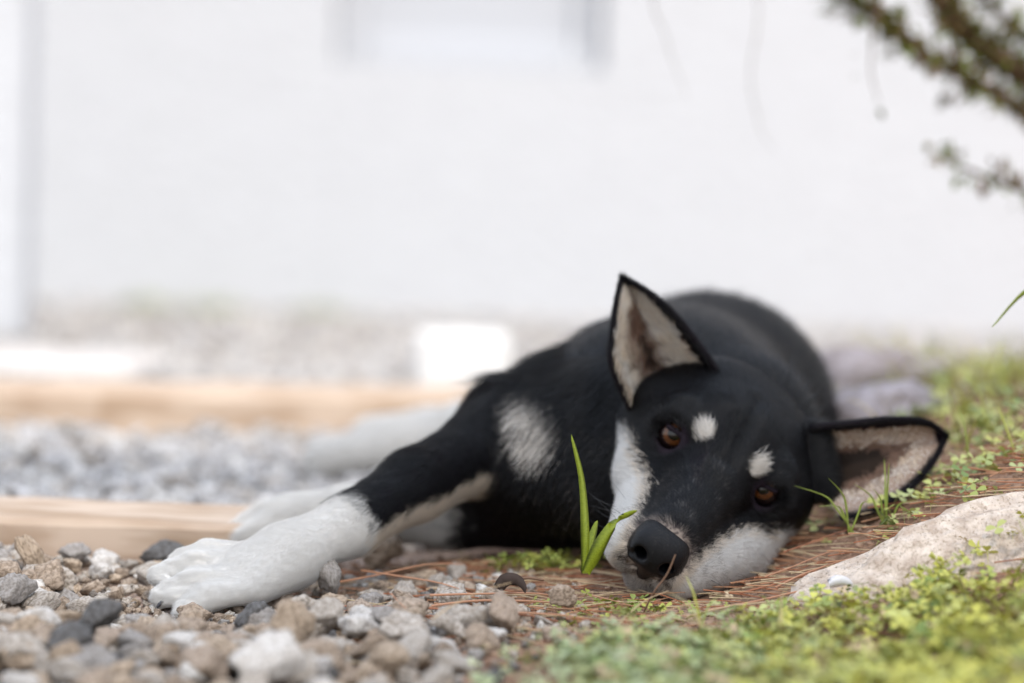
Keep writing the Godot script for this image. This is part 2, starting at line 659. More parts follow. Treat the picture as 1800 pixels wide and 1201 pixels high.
# an ear is a thin cupped shell between two edge curves that meet at the tip
func build_ear(el: Array, er: Array, back: Vector3, deep: float, all: Dictionary, flip: bool) -> void:
	var nu := 22
	var nv := 26
	var thick := 0.0036
	var sheets := []
	for layer in 2:
		var v := PackedVector3Array()
		var uv := PackedVector2Array()
		for j in nv + 1:
			var t := float(j) / nv
			var a := spline(el, t)
			var b := spline(er, t)
			for i in nu + 1:
				var u := float(i) / nu
				var p := a.lerp(b, u)
				var cup := pow(sin(PI * u), 0.75) * deep * pow(1.0 - t, 0.55)
				p += back * cup
				if layer == 1:
					p += back * thick * (0.25 + 0.75 * sin(PI * u)) * (1.0 - 0.7 * t)
				v.append(p)
				uv.append(Vector2(u, t))
		var idx := PackedInt32Array()
		for j in nv:
			for i in nu:
				var p := j * (nu + 1) + i
				var q := p + nu + 1
				if (layer == 0) != flip:
					idx.append_array([p, q, p + 1, p + 1, q, q + 1])
				else:
					idx.append_array([p, p + 1, q, p + 1, q + 1, q])
		var n := smooth_normals(v, idx)
		var cols := PackedColorArray()
		for i in v.size():
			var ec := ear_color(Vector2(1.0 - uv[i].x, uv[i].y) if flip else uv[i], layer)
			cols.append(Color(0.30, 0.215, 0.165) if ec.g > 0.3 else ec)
		sheets.append({"v": v, "n": n, "idx": idx, "uv": uv})
		append_to(all, v, n, idx, cols)
	for layer in 2:
		grow_ear(sheets[layer], layer, el, er, flip)
	# rounded rim along both edges
	for e in [el, er]:
		var rim := tube(e, 0.0024 if (e == er) != flip else 0.0013, 0.0011, 26, 8)
		var arr := rim.surface_get_arrays(0)
		var rv: PackedVector3Array = arr[Mesh.ARRAY_VERTEX]
		var rn: PackedVector3Array = arr[Mesh.ARRAY_NORMAL]
		var ri: PackedInt32Array = arr[Mesh.ARRAY_INDEX]
		for i in rv.size():
			rv[i] += back * 0.0016
		var rc := PackedColorArray()
		rc.resize(rv.size())
		rc.fill(BLACK)
		append_to(all, rv, rn, ri, rc)
		var tip: Vector3 = e[-1]
		grow({"v": rv, "n": rn, "idx": ri}, 60.0, func(p, _n): return [shade_of(BLACK), tip - p + Vector3(0, 0.002, 0), 0.0042, 0.4, 1.0, 0])

func ear_color(uv: Vector2, layer: int) -> Color:
	if layer == 1:
		return BLACK
	var e := minf(uv.x, 1.0 - uv.x)
	var rim := 0.03 + 0.09 * uv.y + (0.07 if uv.x > 0.5 else -0.02)
	var wob := 0.03 * fine.get_noise_2d(uv.x * 9.0, uv.y * 9.0)
	if e < rim + wob or uv.y > 0.86 + wob:
		return BLACK
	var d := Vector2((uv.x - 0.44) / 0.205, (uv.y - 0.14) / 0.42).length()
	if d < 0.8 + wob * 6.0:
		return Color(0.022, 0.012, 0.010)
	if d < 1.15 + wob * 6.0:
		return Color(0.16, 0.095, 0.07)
	return Color(0.74, 0.60, 0.44).lerp(WHITE, 0.45 + 0.7 * fine.get_noise_2d(uv.x * 7.0 + 30.0, uv.y * 7.0))

func grow_ear(m: Dictionary, layer: int, el: Array, er: Array, flip: bool) -> void:
	var v: PackedVector3Array = m.v
	var idx: PackedInt32Array = m.idx
	var uvs: PackedVector2Array = m.uv
	var nrm: PackedVector3Array = m.n
	for t in range(0, idx.size(), 3):
		var a := v[idx[t]]
		var b := v[idx[t + 1]]
		var c := v[idx[t + 2]]
		var want := (b - a).cross(c - a).length() * 0.5 * 1e4 * (46.0 if layer == 0 else 35.0)
		var cnt := int(want) + (1 if rng.randf() < want - int(want) else 0)
		for k in cnt:
			var s := sqrt(rng.randf())
			var r := rng.randf()
			var w := Vector3(1.0 - s, s * (1.0 - r), s * r)
			var p := a * w.x + b * w.y + c * w.z
			var uv := uvs[idx[t]] * w.x + uvs[idx[t + 1]] * w.y + uvs[idx[t + 2]] * w.z
			var n := (nrm[idx[t]] * w.x + nrm[idx[t + 1]] * w.y + nrm[idx[t + 2]] * w.z).normalized()
			var eu := Vector2(1.0 - uv.x, uv.y) if flip else uv
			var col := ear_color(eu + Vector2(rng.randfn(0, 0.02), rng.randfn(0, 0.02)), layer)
			var across := (spline(er, uv.y) - spline(el, uv.y)).normalized()
			var along := (spline(el, minf(uv.y + 0.1, 1.0)).lerp(spline(er, minf(uv.y + 0.1, 1.0)), uv.x) - p)
			along = (spline(el, 1.0) - p).normalized() if along.length() < 1e-4 else along.normalized()
			var flow := along
			var len := 0.0045
			var lift := 0.25
			var kind := 0
			if layer == 0 and col.g > 0.08:
				kind = 1
				len = rnd(0.009, 0.018) * (1.0 - 0.65 * smoothstep(0.55, 0.9, uv.y)) * (1.0 - 0.5 * smoothstep(0.22, 0.05, minf(uv.x, 1.0 - uv.x)))
				lift = 0.5
				flow = along * (0.25 if eu.x > 0.42 else 0.9) + across * ((-1.0 if eu.x > 0.42 else 0.35) * (-1.0 if flip else 1.0))
				flow = flow.rotated(n, 0.5 * fine.get_noise_2d(uv.x * 6.0, uv.y * 6.0 + 50.0))
				if rng.randf() < 0.05:
					col = col.lerp(Color(0.2, 0.13, 0.09), 0.6)
			elif layer == 0 and col.r > 0.02:
				if rng.randf() < 0.6:
					continue
				len = 0.006
				lift = 0.2
			flow = (flow - n * flow.dot(n)).normalized()
			flow = flow.rotated(n, rng.randfn(0, 0.22))
			var x := n.cross(flow).normalized()
			fur_xf[kind].append(Transform3D(Basis(x * len, n * len * lift, flow * len), p))
			fur_col[kind].append(shade_of(col))

func append_to(all: Dictionary, v: PackedVector3Array, n: PackedVector3Array, idx: PackedInt32Array, c: PackedColorArray) -> void:
	var base: int = all.v.size()
	all.v.append_array(v)
	all.n.append_array(n)
	all.c.append_array(c)
	var shifted := PackedInt32Array()
	shifted.resize(idx.size())
	for i in idx.size():
		shifted[i] = idx[i] + base
	all.idx.append_array(shifted)

# regions of the body: 0 trunk, 1 near foreleg, 2 near paw, 3 far foreleg, 4 hind leg, 5 chest front
var near_wrist := Vector3(-0.0913, 0.0398, -0.02)
var near_dir := (Vector3(-0.0917, 0.0332, -0.02) - Vector3(-0.0118, 0.0687, -0.13)).normalized()
var chest_patch := Vector3(0.0197, 0.0879, -0.085)

func body_color(p: Vector3, i: int) -> Color:
	var j := fine.get_noise_3d(p.x * 160.0, p.y * 160.0, p.z * 160.0) * 0.004 + rng.randfn(0.0, 0.0016)
	match kG[i]:
		1, 2:
			var along := (p - near_wrist).dot(near_dir) + j * 1.4 + rng.randfn(0.0, 0.003)
			if along > -0.002:
				return Color(0.86, 0.835, 0.80)
			var q := p - kA[i]
			var t := clampf(q.dot(kB[i]) * kInv[i], 0.0, 1.0)
			var rad := (q - kB[i] * t).normalized()
			var under := rad.dot(Vector3(0.35, -0.80, 0.25))
			if under > 0.62 + j * 25.0:
				return WHITE.lerp(CREAM, 0.55)
			return BLACK
		3:
			return WHITE if p.x < -0.03 + j * 3.0 else BLACK
		4:
			return WHITE if p.x < 0.03 + j * 3.0 else BLACK
	var d := p - chest_patch
	d.z *= 0.45
	var s := Vector2((d.x + 0.25 * d.y) / 0.0135, d.y / 0.0165).length()
	if s < 0.95 + j * 70.0 and p.z > -0.16 and rng.randf() < 0.9:
		return WHITE.lerp(CREAM, 0.2)
	if p.x > 0.02 and p.x < 0.06 and p.y < 0.065 and p.z > -0.1 and rng.randf() < 0.5 and j > 0.002:
		return Color(0.2, 0.17, 0.15)
	return BLACK

func body_look(p: Vector3, n: Vector3) -> Array:
	var i := nearest_bone(p)
	var c := body_color(p, i)
	var flow := kB[i]
	if kT[i] != 0:
		flow = Vector3(0, 0, -1)
	var len := 0.020
	var share := 0.6
	match kG[i]:
		1, 3, 4:
			len = 0.0075
			share = 1.0
		2:
			len = 0.0034
			share = 0.3
		5:
			len = 0.017
			share = 0.7
			flow = Vector3(-0.5, -1.0, 0.2)
	if c.g > 0.3 and kG[i] == 5:
		len = 0.015
		share = 1.0
	var lift := 0.42
	if kG[i] == 0 and rng.randf() < 0.07:
		lift = 0.65
		len *= 1.1
	return [shade_of(c), flow, len, lift, share, 2]

func paw_look(p: Vector3, _n: Vector3) -> Array:
	# short dense hair of the near paw
	if p.x > -0.05 or p.z < -0.075:
		return []
	var i := nearest_bone(p)
	if kG[i] != 2:
		return []
	var c := body_color(p, i)
	var f := rnd(0.93, 1.06) if c.g > 0.1 else 1.0
	return [Color(c.r * f, c.g * f, c.b * f), kB[i], 0.0036, 0.34, 1.0, 0]

func toe(base: Vector3, knuckle: Vector3, tip: Vector3, r: float, region: int) -> void:
	cap(base, r * 0.9, knuckle, r * 1.0, 0.003, region)
	cap(knuckle, r * 1.0, tip, r * 0.86, 0.003, region)

func claw(parent: Node3D, tip: Vector3, dir: Vector3, m: Material) -> void:
	dir = dir.normalized()
	var dn := Vector3(0, -1, 0)
	put(tube([tip - dir * 0.002, tip + dir * 0.003 + dn * 0.0006, tip + dir * 0.0065 + dn * 0.0034], 0.0026, 0.0006, 6, 8), "claw", m, parent)

func build_body_solid() -> void:
	clear_solid()
	# trunk, chest to rump
	cap(Vector3(0.0915, 0.0882, -0.15), 0.060, Vector3(0.135, 0.0776, -0.33), 0.072, 0.03)
	cap(Vector3(0.1076, 0.0759, -0.17), 0.054, Vector3(0.1458, 0.0687, -0.33), 0.069, 0.03)
	cap(Vector3(0.135, 0.0776, -0.33), 0.070, Vector3(0.1169, 0.0553, -0.5), 0.058, 0.03)
	cap(Vector3(0.1458, 0.0687, -0.33), 0.068, Vector3(0.1241, 0.048, -0.54), 0.059, 0.03)
	# shoulder and upper arm of the near (upper) foreleg
	cap(Vector3(0.0787, 0.1033, -0.18), 0.040, Vector3(0.0376, 0.0951, -0.165), 0.030, 0.02)
	cap(Vector3(0.0376, 0.0951, -0.165), 0.029, Vector3(-0.0035, 0.0825, -0.145), 0.0245, 0.015)
	cap(Vector3(0.0676, 0.0804, -0.13), 0.048, Vector3(0.02, 0.0704, -0.125), 0.036, 0.025, 5)
	cap(Vector3(0.0638, 0.0554, -0.1), 0.036, Vector3(0.0155, 0.0489, -0.125), 0.027, 0.03, 5)
	# neck
	cap(Vector3(0.1384, 0.0832, -0.11), 0.046, Vector3(0.1057, 0.082, -0.2), 0.062, 0.03)
	cap(Vector3(0.1105, 0.0623, -0.1), 0.044, Vector3(0.0825, 0.0677, -0.17), 0.055, 0.03)
	# near foreleg
	cap(Vector3(-0.0035, 0.0825, -0.145), 0.0265, Vector3(-0.0153, 0.0697, -0.12), 0.0235, 0.012, 1)
	cap(Vector3(-0.0153, 0.0697, -0.12), 0.0235, Vector3(-0.0547, 0.0531, -0.065), 0.0195, 0.012, 1)
	cap(Vector3(-0.0547, 0.0531, -0.065), 0.0195, Vector3(-0.0911, 0.0332, -0.02), 0.0160, 0.010, 1)
	cap(Vector3(-0.0911, 0.0332, -0.02), 0.0162, Vector3(-0.1252, 0.0192, 0.005), 0.0168, 0.010, 2)
	cap(Vector3(-0.1252, 0.0192, 0.005), 0.0160, Vector3(-0.1478, 0.011, 0.018), 0.0140, 0.010, 2)
	cap(Vector3(-0.1183, 0.0166, 0.008), 0.0145, Vector3(-0.1401, 0.0045, 0.028), 0.0115, 0.010, 2)
	toe(Vector3(-0.1478, 0.0184, 0.005), Vector3(-0.168, 0.0185, 0.004), Vector3(-0.1848, 0.0134, 0.004), 0.0080, 2)
	toe(Vector3(-0.1495, 0.0148, 0.018), Vector3(-0.1732, 0.0137, 0.018), Vector3(-0.1926, 0.0072, 0.02), 0.0086, 2)
	toe(Vector3(-0.1479, 0.0078, 0.03), Vector3(-0.1712, 0.006, 0.034), Vector3(-0.1885, -0.0006, 0.038), 0.0086, 2)
	toe(Vector3(-0.1439, 0.0025, 0.036), Vector3(-0.1612, 0.0007, 0.044), Vector3(-0.1753, -0.007, 0.05), 0.0080, 2)
	# clefts between the toes
	cap(Vector3(-0.1569, 0.021, 0.024), 0.0022, Vector3(-0.188, 0.0118, 0.026), 0.0030, 0.004, 2, 1)
	cap(Vector3(-0.1548, 0.013, 0.04), 0.0022, Vector3(-0.19, 0.0044, 0.042), 0.0030, 0.004, 2, 1)
	cap(Vector3(-0.1516, 0.0068, 0.052), 0.0022, Vector3(-0.1815, -0.0024, 0.056), 0.0030, 0.004, 2, 1)
	# far (lower) foreleg
	cap(Vector3(0.032, 0.0346, -0.13), 0.026, Vector3(-0.0321, 0.0292, -0.14), 0.022, 0.015, 3)
	cap(Vector3(-0.0321, 0.0292, -0.14), 0.021, Vector3(-0.095, 0.0261, -0.12), 0.0165, 0.012, 3)
	cap(Vector3(-0.095, 0.0261, -0.12), 0.0165, Vector3(-0.1341, 0.0222, -0.105), 0.0165, 0.010, 3)
	toe(Vector3(-0.1342, 0.023, -0.125), Vector3(-0.1487, 0.0231, -0.128), Vector3(-0.1603, 0.0181, -0.128), 0.0078, 3)
	toe(Vector3(-0.1346, 0.0225, -0.11), Vector3(-0.151, 0.0212, -0.11), Vector3(-0.1626, 0.0158, -0.108), 0.0082, 3)
	toe(Vector3(-0.1313, 0.0195, -0.095), Vector3(-0.1468, 0.0184, -0.094), Vector3(-0.1579, 0.0141, -0.092), 0.0080, 3)
	# hind legs, stretched out behind
	cap(Vector3(0.0949, 0.0523, -0.5), 0.060, Vector3(0.0292, 0.0367, -0.5), 0.040, 0.03)
	cap(Vector3(0.0292, 0.0367, -0.5), 0.036, Vector3(-0.0332, 0.0369, -0.52), 0.024, 0.015, 4)
	cap(Vector3(-0.0332, 0.0369, -0.52), 0.023, Vector3(-0.0908, 0.0236, -0.52), 0.019, 0.012, 4)
	cap(Vector3(-0.0908, 0.0236, -0.52), 0.020, Vector3(-0.1412, 0.0149, -0.51), 0.017, 0.012, 4)
	cap(Vector3(0.0032, 0.0191, -0.55), 0.030, Vector3(-0.0624, 0.0253, -0.6), 0.022, 0.012, 4)
	cap(Vector3(-0.0624, 0.0253, -0.6), 0.022, Vector3(-0.1089, 0.0213, -0.6), 0.020, 0.012, 4)

func build_dog() -> void:
	var dog := thing("dog", "black dog with white paws and muzzle lying with its head on the ground", "dog", Vector3.ZERO)
	var all := {"v": PackedVector3Array(), "n": PackedVector3Array(), "idx": PackedInt32Array(), "c": PackedColorArray()}
	# trunk and legs
	build_body_solid()
	var m := surface(Vector3(-0.235, -0.03, -0.70), Vector3(0.26, 0.22, 0.09), 0.0046)
	var cols := PackedColorArray()
	for p in m.v:
		cols.append(skin(body_color(p, nearest_bone(p))))
	append_to(all, m.v, m.n, m.idx, cols)
	grow(m, 32.0, body_look)
	grow(m, 130.0, paw_look)
	# head
	build_head_solid()
	m = surface(Vector3(-6.8, -8.5, -13.0), Vector3(6.8, 4.2, 9.4), 0.19)
	var at := Transform3D(head_basis * 0.01, head_at)
	var v: PackedVector3Array = m.v
	cols = PackedColorArray()
	for i in v.size():
		cols.append(skin(head_color(v[i])))
		if (Vector3(absf(v[i].x), v[i].y, v[i].z) - Vector3(3.05, 0, 0.1)).length() < 1.0:
			cols[i] = Color(0.008, 0.007, 0.008)
		v[i] = at * v[i]
	m.v = v
	m.n = smooth_normals(v, m.idx)
	append_to(all, m.v, m.n, m.idx, cols)
	grow(m, 75.0, head_look)
	# ears
	build_ear([Vector3(0.0731, 0.0997, -0.06), Vector3(0.058, 0.1311, -0.04), Vector3(0.0584, 0.1525, -0.045), Vector3(0.0607, 0.17, -0.052), Vector3(0.0636, 0.1815, -0.06)],
		[Vector3(0.1332, 0.1131, -0.066), Vector3(0.1118, 0.1411, -0.058), Vector3(0.0962, 0.1596, -0.056), Vector3(0.0803, 0.1727, -0.058), Vector3(0.0643, 0.1815, -0.06)], Vector3(0.10168, -0.10990, -0.99503), 0.032, all, false)
	build_ear([Vector3(0.1797, 0.0955, -0.065), Vector3(0.2026, 0.0991, -0.06), Vector3(0.2258, 0.1025, -0.058), Vector3(0.2474, 0.1017, -0.06), Vector3(0.2606, 0.0936, -0.064)],
		[Vector3(0.1965, 0.0449, -0.04), Vector3(0.217, 0.0503, -0.04), Vector3(0.2368, 0.0623, -0.046), Vector3(0.2523, 0.0787, -0.055), Vector3(0.2607, 0.093, -0.064)], Vector3(-0.10343, 0.03274, -1.00411), 0.032, all, true)
	var sk := vmat(0.75, 0.3)
	put(arrays_mesh(all.v, all.n, all.idx, all.c), "body", sk, dog)
	build_nose(dog, at)
	for s in [-1.0, 1.0]:
		build_eye(dog, s)
	var horn := mat(Color(0.035, 0.033, 0.04), 0.35)
	claw(dog, Vector3(-0.184, 0.0109, 0.009), Vector3(-1, -0.35, 0.25), horn)
	claw(dog, Vector3(-0.19, 0.004, 0.024), Vector3(-1, -0.35, 0.35), horn)
	claw(dog, Vector3(-0.1857, -0.0018, 0.04), Vector3(-1, -0.3, 0.5), horn)
	claw(dog, Vector3(-0.1741, -0.0063, 0.05), Vector3(-0.8, -0.3, 0.7), horn)
	claw(dog, Vector3(-0.1617, 0.017, -0.125), Vector3(-1, -0.3, 0.2), horn)
	claw(dog, Vector3(-0.1635, 0.0142, -0.104), Vector3(-1, -0.3, 0.3), horn)
	claw(dog, Vector3(-0.1581, 0.0125, -0.088), Vector3(-1, -0.3, 0.4), horn)
	# whiskers
	var wm := mat(Color(0.03, 0.03, 0.03), 0.4)
	for s in [-1.0, 1.0]:
		for k in 7:
			var r := Vector3(s * rnd(2.0, 2.8), rnd(-3.9, -2.9), rnd(4.6, 7.0))
			var d := Vector3(s * rnd(2.0, 3.2), rnd(-0.8, 0.9), rnd(-1.6, 0.2))
			put(tube([at * r, at * (r + d * 0.6), at * (r + d * 1.2 + Vector3(0, -0.4, -0.5))], 0.00016, 0.00004, 8, 4), "whisker", wm, dog)
	var fm := vmat(0.32, 0.4)
	fm.backlight_enabled = true
	fm.backlight = Color(0.5, 0.5, 0.5)
	var kinds := [tuft(15, 0.5, 3, 0.0095, 0.10), tuft(10, 0.10, 4, 0.0085, 0.14), tuft(16, 0.46, 5, 0.0075, 0.14)]
	var called := ["head_fur", "ear_fur", "body_fur"]
	for k in 3:
		multi(called[k], kinds[k], fm, fur_xf[k], fur_col[k], dog)
	print("fur ", fur_xf[0].size(), " ", fur_xf[1].size(), " ", fur_xf[2].size(), " skin ", all.v.size())

# ---------------------------------------------------------------- the place
func axis_steps(lo: float, a: float, b: float, hi: float, step: float) -> PackedFloat32Array:
	var out := PackedFloat32Array()
	var left := []
	var s := step
	var x := a
	while x > lo:
		s *= 1.22
		x -= s
		left.append(maxf(x, lo))
	left.reverse()
	for q in left:
		out.append(q)
	x = a
	while x < b:
		out.append(x)
		x += step
	s = step
	while x < hi:
		out.append(x)
		s *= 1.22
		x += s
	out.append(hi)
	return out

func build_ground() -> void:
	var xs := axis_steps(-30.0, -0.5, 0.55, 30.0, 0.005)
	var zs := axis_steps(-30.0, -0.7, 0.42, 30.0, 0.005)
	var v := PackedVector3Array()
	var c := PackedColorArray()
	var idx := PackedInt32Array()
	for z in zs:
		for x in xs:
			v.append(on_ground(x, z))
			var k := noise.get_noise_2d(x * 60.0 + 40.0, z * 60.0)
			var col := Color(0.30, 0.175, 0.115).lerp(Color(0.40, 0.27, 0.19), clampf(k + 0.4, 0, 1))
			var stony := smoothstep(0.02, -0.10, x + k * 0.05) if z > -0.3 else smoothstep(0.30, 0.15, x)
			col = col.lerp(Color(0.40, 0.36, 0.33), stony * (0.4 if z > -0.2 else 0.8))
			c.append(col)
	var w := xs.size()
	for j in zs.size() - 1:
		for i in w - 1:
			var p := j * w + i
			idx.append_array([p, p + 1, p + w, p + 1, p + w + 1, p + w])
	var m := vmat(0.95, 0.2)
	m.albedo_texture = tex(noise_image(512, 0.03, 5, 3, Color(0.45, 0.45, 0.45), Color(1.25, 1.2, 1.15), 2.2))
	m.normal_enabled = true
	m.normal_texture = tex(bump_image(512, 0.05, 5, 8, 9.0))
	tri(m, 9.0, true)
	var o := put(arrays_mesh(v, smooth_normals(v, idx), idx, c), "soil_ground", m)
	o.set_meta("kind", "structure")

func box(size: Vector3, bevel := 0.004) -> ArrayMesh:
	# box with bevelled edges, centred
	var h := size * 0.5
	var st := SurfaceTool.new()
	st.begin(Mesh.PRIMITIVE_TRIANGLES)
	st.set_smooth_group(-1)
	var pts := PackedVector3Array()
	for i in 8:
		var s := Vector3(1 if i & 1 else -1, 1 if i & 2 else -1, 1 if i & 4 else -1)
		for ax in 3:
			var q := s * h - s * bevel
			q[ax] = s[ax] * h[ax]
			pts.append(q)
	var quads := []
	for ax in 3:
		var u := (ax + 1) % 3
		var w := (ax + 2) % 3
		for sg in [0, 1]:
			var b: int = sg << ax
			quads.append([b * 3 + ax, (b | (1 << u)) * 3 + ax, (b | (1 << u) | (1 << w)) * 3 + ax, (b | (1 << w)) * 3 + ax])
		for i in 4:
			var b: int = ((i & 1) << u) | ((i >> 1) << w)
			var b2: int = b | (1 << ax)
			quads.append([b * 3 + u, b2 * 3 + u, b2 * 3 + w, b * 3 + w])
	for q in quads:
		for t in [[0, 1, 2], [0, 2, 3]]:
			tri_out(st, pts[q[t[0]]], pts[q[t[1]]], pts[q[t[2]]])
	for i in 8:
		tri_out(st, pts[i * 3], pts[i * 3 + 1], pts[i * 3 + 2])
	st.generate_normals()
	return st.commit()

func tri_out(st: SurfaceTool, a: Vector3, b: Vector3, c: Vector3) -> void:
	var f := (b - a).cross(c - a)
	if f.dot(a + b + c) > 0.0:
		var t := b
		b = c
		c = t
	st.add_vertex(a)
	st.add_vertex(b)
	st.add_vertex(c)

func build_house() -> void:
	var paint := mat(Color(0.485, 0.492, 0.51), 0.7, 0.3)
	paint.albedo_texture = tex(noise_image(256, 0.02, 4, 21, Color(0.975, 0.975, 0.975), Color(1, 1, 1), 1.5))
	paint.normal_enabled = true
	paint.normal_texture = tex(bump_image(256, 0.08, 3, 22, 3.0))
	paint.normal_scale = 0.4
	tri(paint, 1.5, true)
	var wz := -2.98
	var x0 := -0.335
	var x1 := 0.145
	var y0 := 0.447
	var y1 := 1.15
	var house := thing("white_house", "white rendered house wall with a small window behind the dog", "house", Vector3(0, 0, wz))
	for part in [[-7.0, x0, -0.1, 2.7], [x1, 7.0, -0.1, 2.7], [x0, x1, -0.1, y0], [x0, x1, y1, 2.7]]:
		put(box(Vector3(part[1] - part[0], part[3] - part[2], 0.2), 0.001), "wall", paint, house, Transform3D(Basis(), Vector3((part[0] + part[1]) / 2, (part[2] + part[3]) / 2, -0.1)))
	var win := Node3D.new()
	win.name = "window"
	house.add_child(win)
	var frame := mat(Color(0.42, 0.43, 0.455), 0.5)
	var cx := (x0 + x1) / 2
	var cy := (y0 + y1) / 2
	for s in [-1.0, 1.0]:
		put(box(Vector3(0.045, y1 - y0 - 0.004, 0.05)), "frame", frame, win, Transform3D(Basis(), Vector3(cx + s * ((x1 - x0) / 2 - 0.0245), cy, -0.07)))
		put(box(Vector3(x1 - x0 - 0.1, 0.045, 0.048)), "frame", frame, win, Transform3D(Basis(), Vector3(cx, cy + s * ((y1 - y0) / 2 - 0.0245), -0.07)))
	var glass := mat(Color(0.42, 0.43, 0.455), 0.3, 0.4)
	put(box(Vector3(x1 - x0 - 0.09, y1 - y0 - 0.09, 0.008), 0.001), "pane", glass, win, Transform3D(Basis(), Vector3(cx, cy, -0.075)))
	# pillar at the left
	var pil := thing("white_pillar", "white painted pillar at the left edge of the yard", "pillar", Vector3(-0.838, -0.02, -1.95))
	put(box(Vector3(0.34, 2.6, 0.09), 0.008), "shaft", paint, pil, Transform3D(Basis(), Vector3(0, 1.32, 0)))
	var slab_m := mat(Color(0.70, 0.69, 0.68), 0.85, 0.3)
	slab_m.albedo_texture = tex(noise_image(256, 0.04, 4, 23, Color(0.8, 0.79, 0.77), Color(1, 1, 1), 2.0))
	tri(slab_m, 6.0)
	var b := put(box(Vector3(0.108, 0.075, 0.10), 0.006), "stone_block", slab_m, self, Transform3D(Basis(Vector3.UP, 0.1), Vector3(-0.058, 0.022, -1.47)))
	tag(b, "white stone block on the gravel behind the dog's shoulder", "block")
	var s := put(box(Vector3(0.26, 0.03, 0.24), 0.006), "paving_slab", mat(Color(0.50, 0.465, 0.44), 0.9, 0.3), self, Transform3D(Basis(Vector3.UP, -0.1), Vector3(-0.56, -0.004, -1.52)))
	tag(s, "pale paving slab lying in gravel beside the white pillar", "slab")

func plank_mesh(len: float, high: float, deep: float, seed_: int) -> ArrayMesh:
	var st := SurfaceTool.new()
	var n := FastNoiseLite.new()
	n.seed = seed_
	n.frequency = 1.0
	var v := PackedVector3Array()
	var idx := PackedInt32Array()
	var prof := []
	var b := 0.004
	for q in [[-1, -1, 0, 1], [-1, -1, 1, 0], [1, -1, -1, 0], [1, -1, 0, 1], [1, 1, 0, -1], [1, 1, -1, 0], [-1, 1, 1, 0], [-1, 1, 0, -1]]:
		prof.append(Vector2(q[0] * deep / 2 + q[2] * b, q[1] * high / 2 + q[3] * b))
	var segs := 60
	for i in segs + 1:
		var x := (float(i) / segs - 0.5) * len
		for k in 8:
			var q: Vector2 = prof[k]
			v.append(Vector3(x, q.y + n.get_noise_2d(x * 9.0, k * 3.0) * 0.0018, q.x + n.get_noise_2d(x * 9.0, k * 3.0 + 50.0) * 0.0018))
	for i in segs:
		for k in 8:
			var p := i * 8 + k
			var q := i * 8 + (k + 1) % 8
			idx.append_array([p, p + 8, q, q, p + 8, q + 8])
	for e in [0, segs]:
		for k in range(1, 7):
			idx.append_array([e * 8, e * 8 + k, e * 8 + k + 1])
	st.begin(Mesh.PRIMITIVE_TRIANGLES)
	st.set_smooth_group(-1)
	for i in idx:
		st.add_vertex(v[i])
	st.generate_normals()
	return st.commit()

func build_edging() -> void:
	var im := Image.create(512, 128, false, Image.FORMAT_RGB8)
	var f := FastNoiseLite.new()
	f.seed = 41
	f.frequency = 0.02
	f.fractal_octaves = 4
	for y in 128:
		for x in 512:
			var t := clampf(f.get_noise_2d(x * 0.25, y * 5.0) * 1.6 + 0.5, 0, 1)
			im.set_pixel(x, y, Color(0.33, 0.235, 0.165).lerp(Color(0.47, 0.37, 0.29), t).linear_to_srgb())
	var wood := mat(Color(1, 1, 1), 0.85, 0.25)
	wood.albedo_texture = tex(im)
	tri(wood, 3.0)
	var a := put(plank_mesh(1.3, 0.05, 0.092, 1), "edging_board", wood, self, Transform3D(Basis(Vector3.UP, -0.03), Vector3(-0.80, -0.004, -0.156)))
	tag(a, "weathered wooden edging board nearest the front paws", "board")
	var b := put(plank_mesh(2.4, 0.06, 0.14, 2), "edging_board", wood, self, Transform3D(Basis(Vector3.UP, 0.2), Vector3(-0.72, 0.0, -0.86)))
	tag(b, "weathered wooden edging board farther back, behind the gravel strip", "board")

# gravel tones of the path behind, paler and greyer than the near stones
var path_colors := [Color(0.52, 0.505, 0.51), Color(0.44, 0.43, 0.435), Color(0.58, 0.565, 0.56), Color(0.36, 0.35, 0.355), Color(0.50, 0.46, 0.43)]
var stone_meshes := []
var stone_colors := [Color(0.41, 0.365, 0.32), Color(0.46, 0.405, 0.355), Color(0.35, 0.275, 0.215), Color(0.42, 0.33, 0.25), Color(0.31, 0.285, 0.265), Color(0.13, 0.125, 0.125), Color(0.56, 0.525, 0.49), Color(0.37, 0.29, 0.225)]

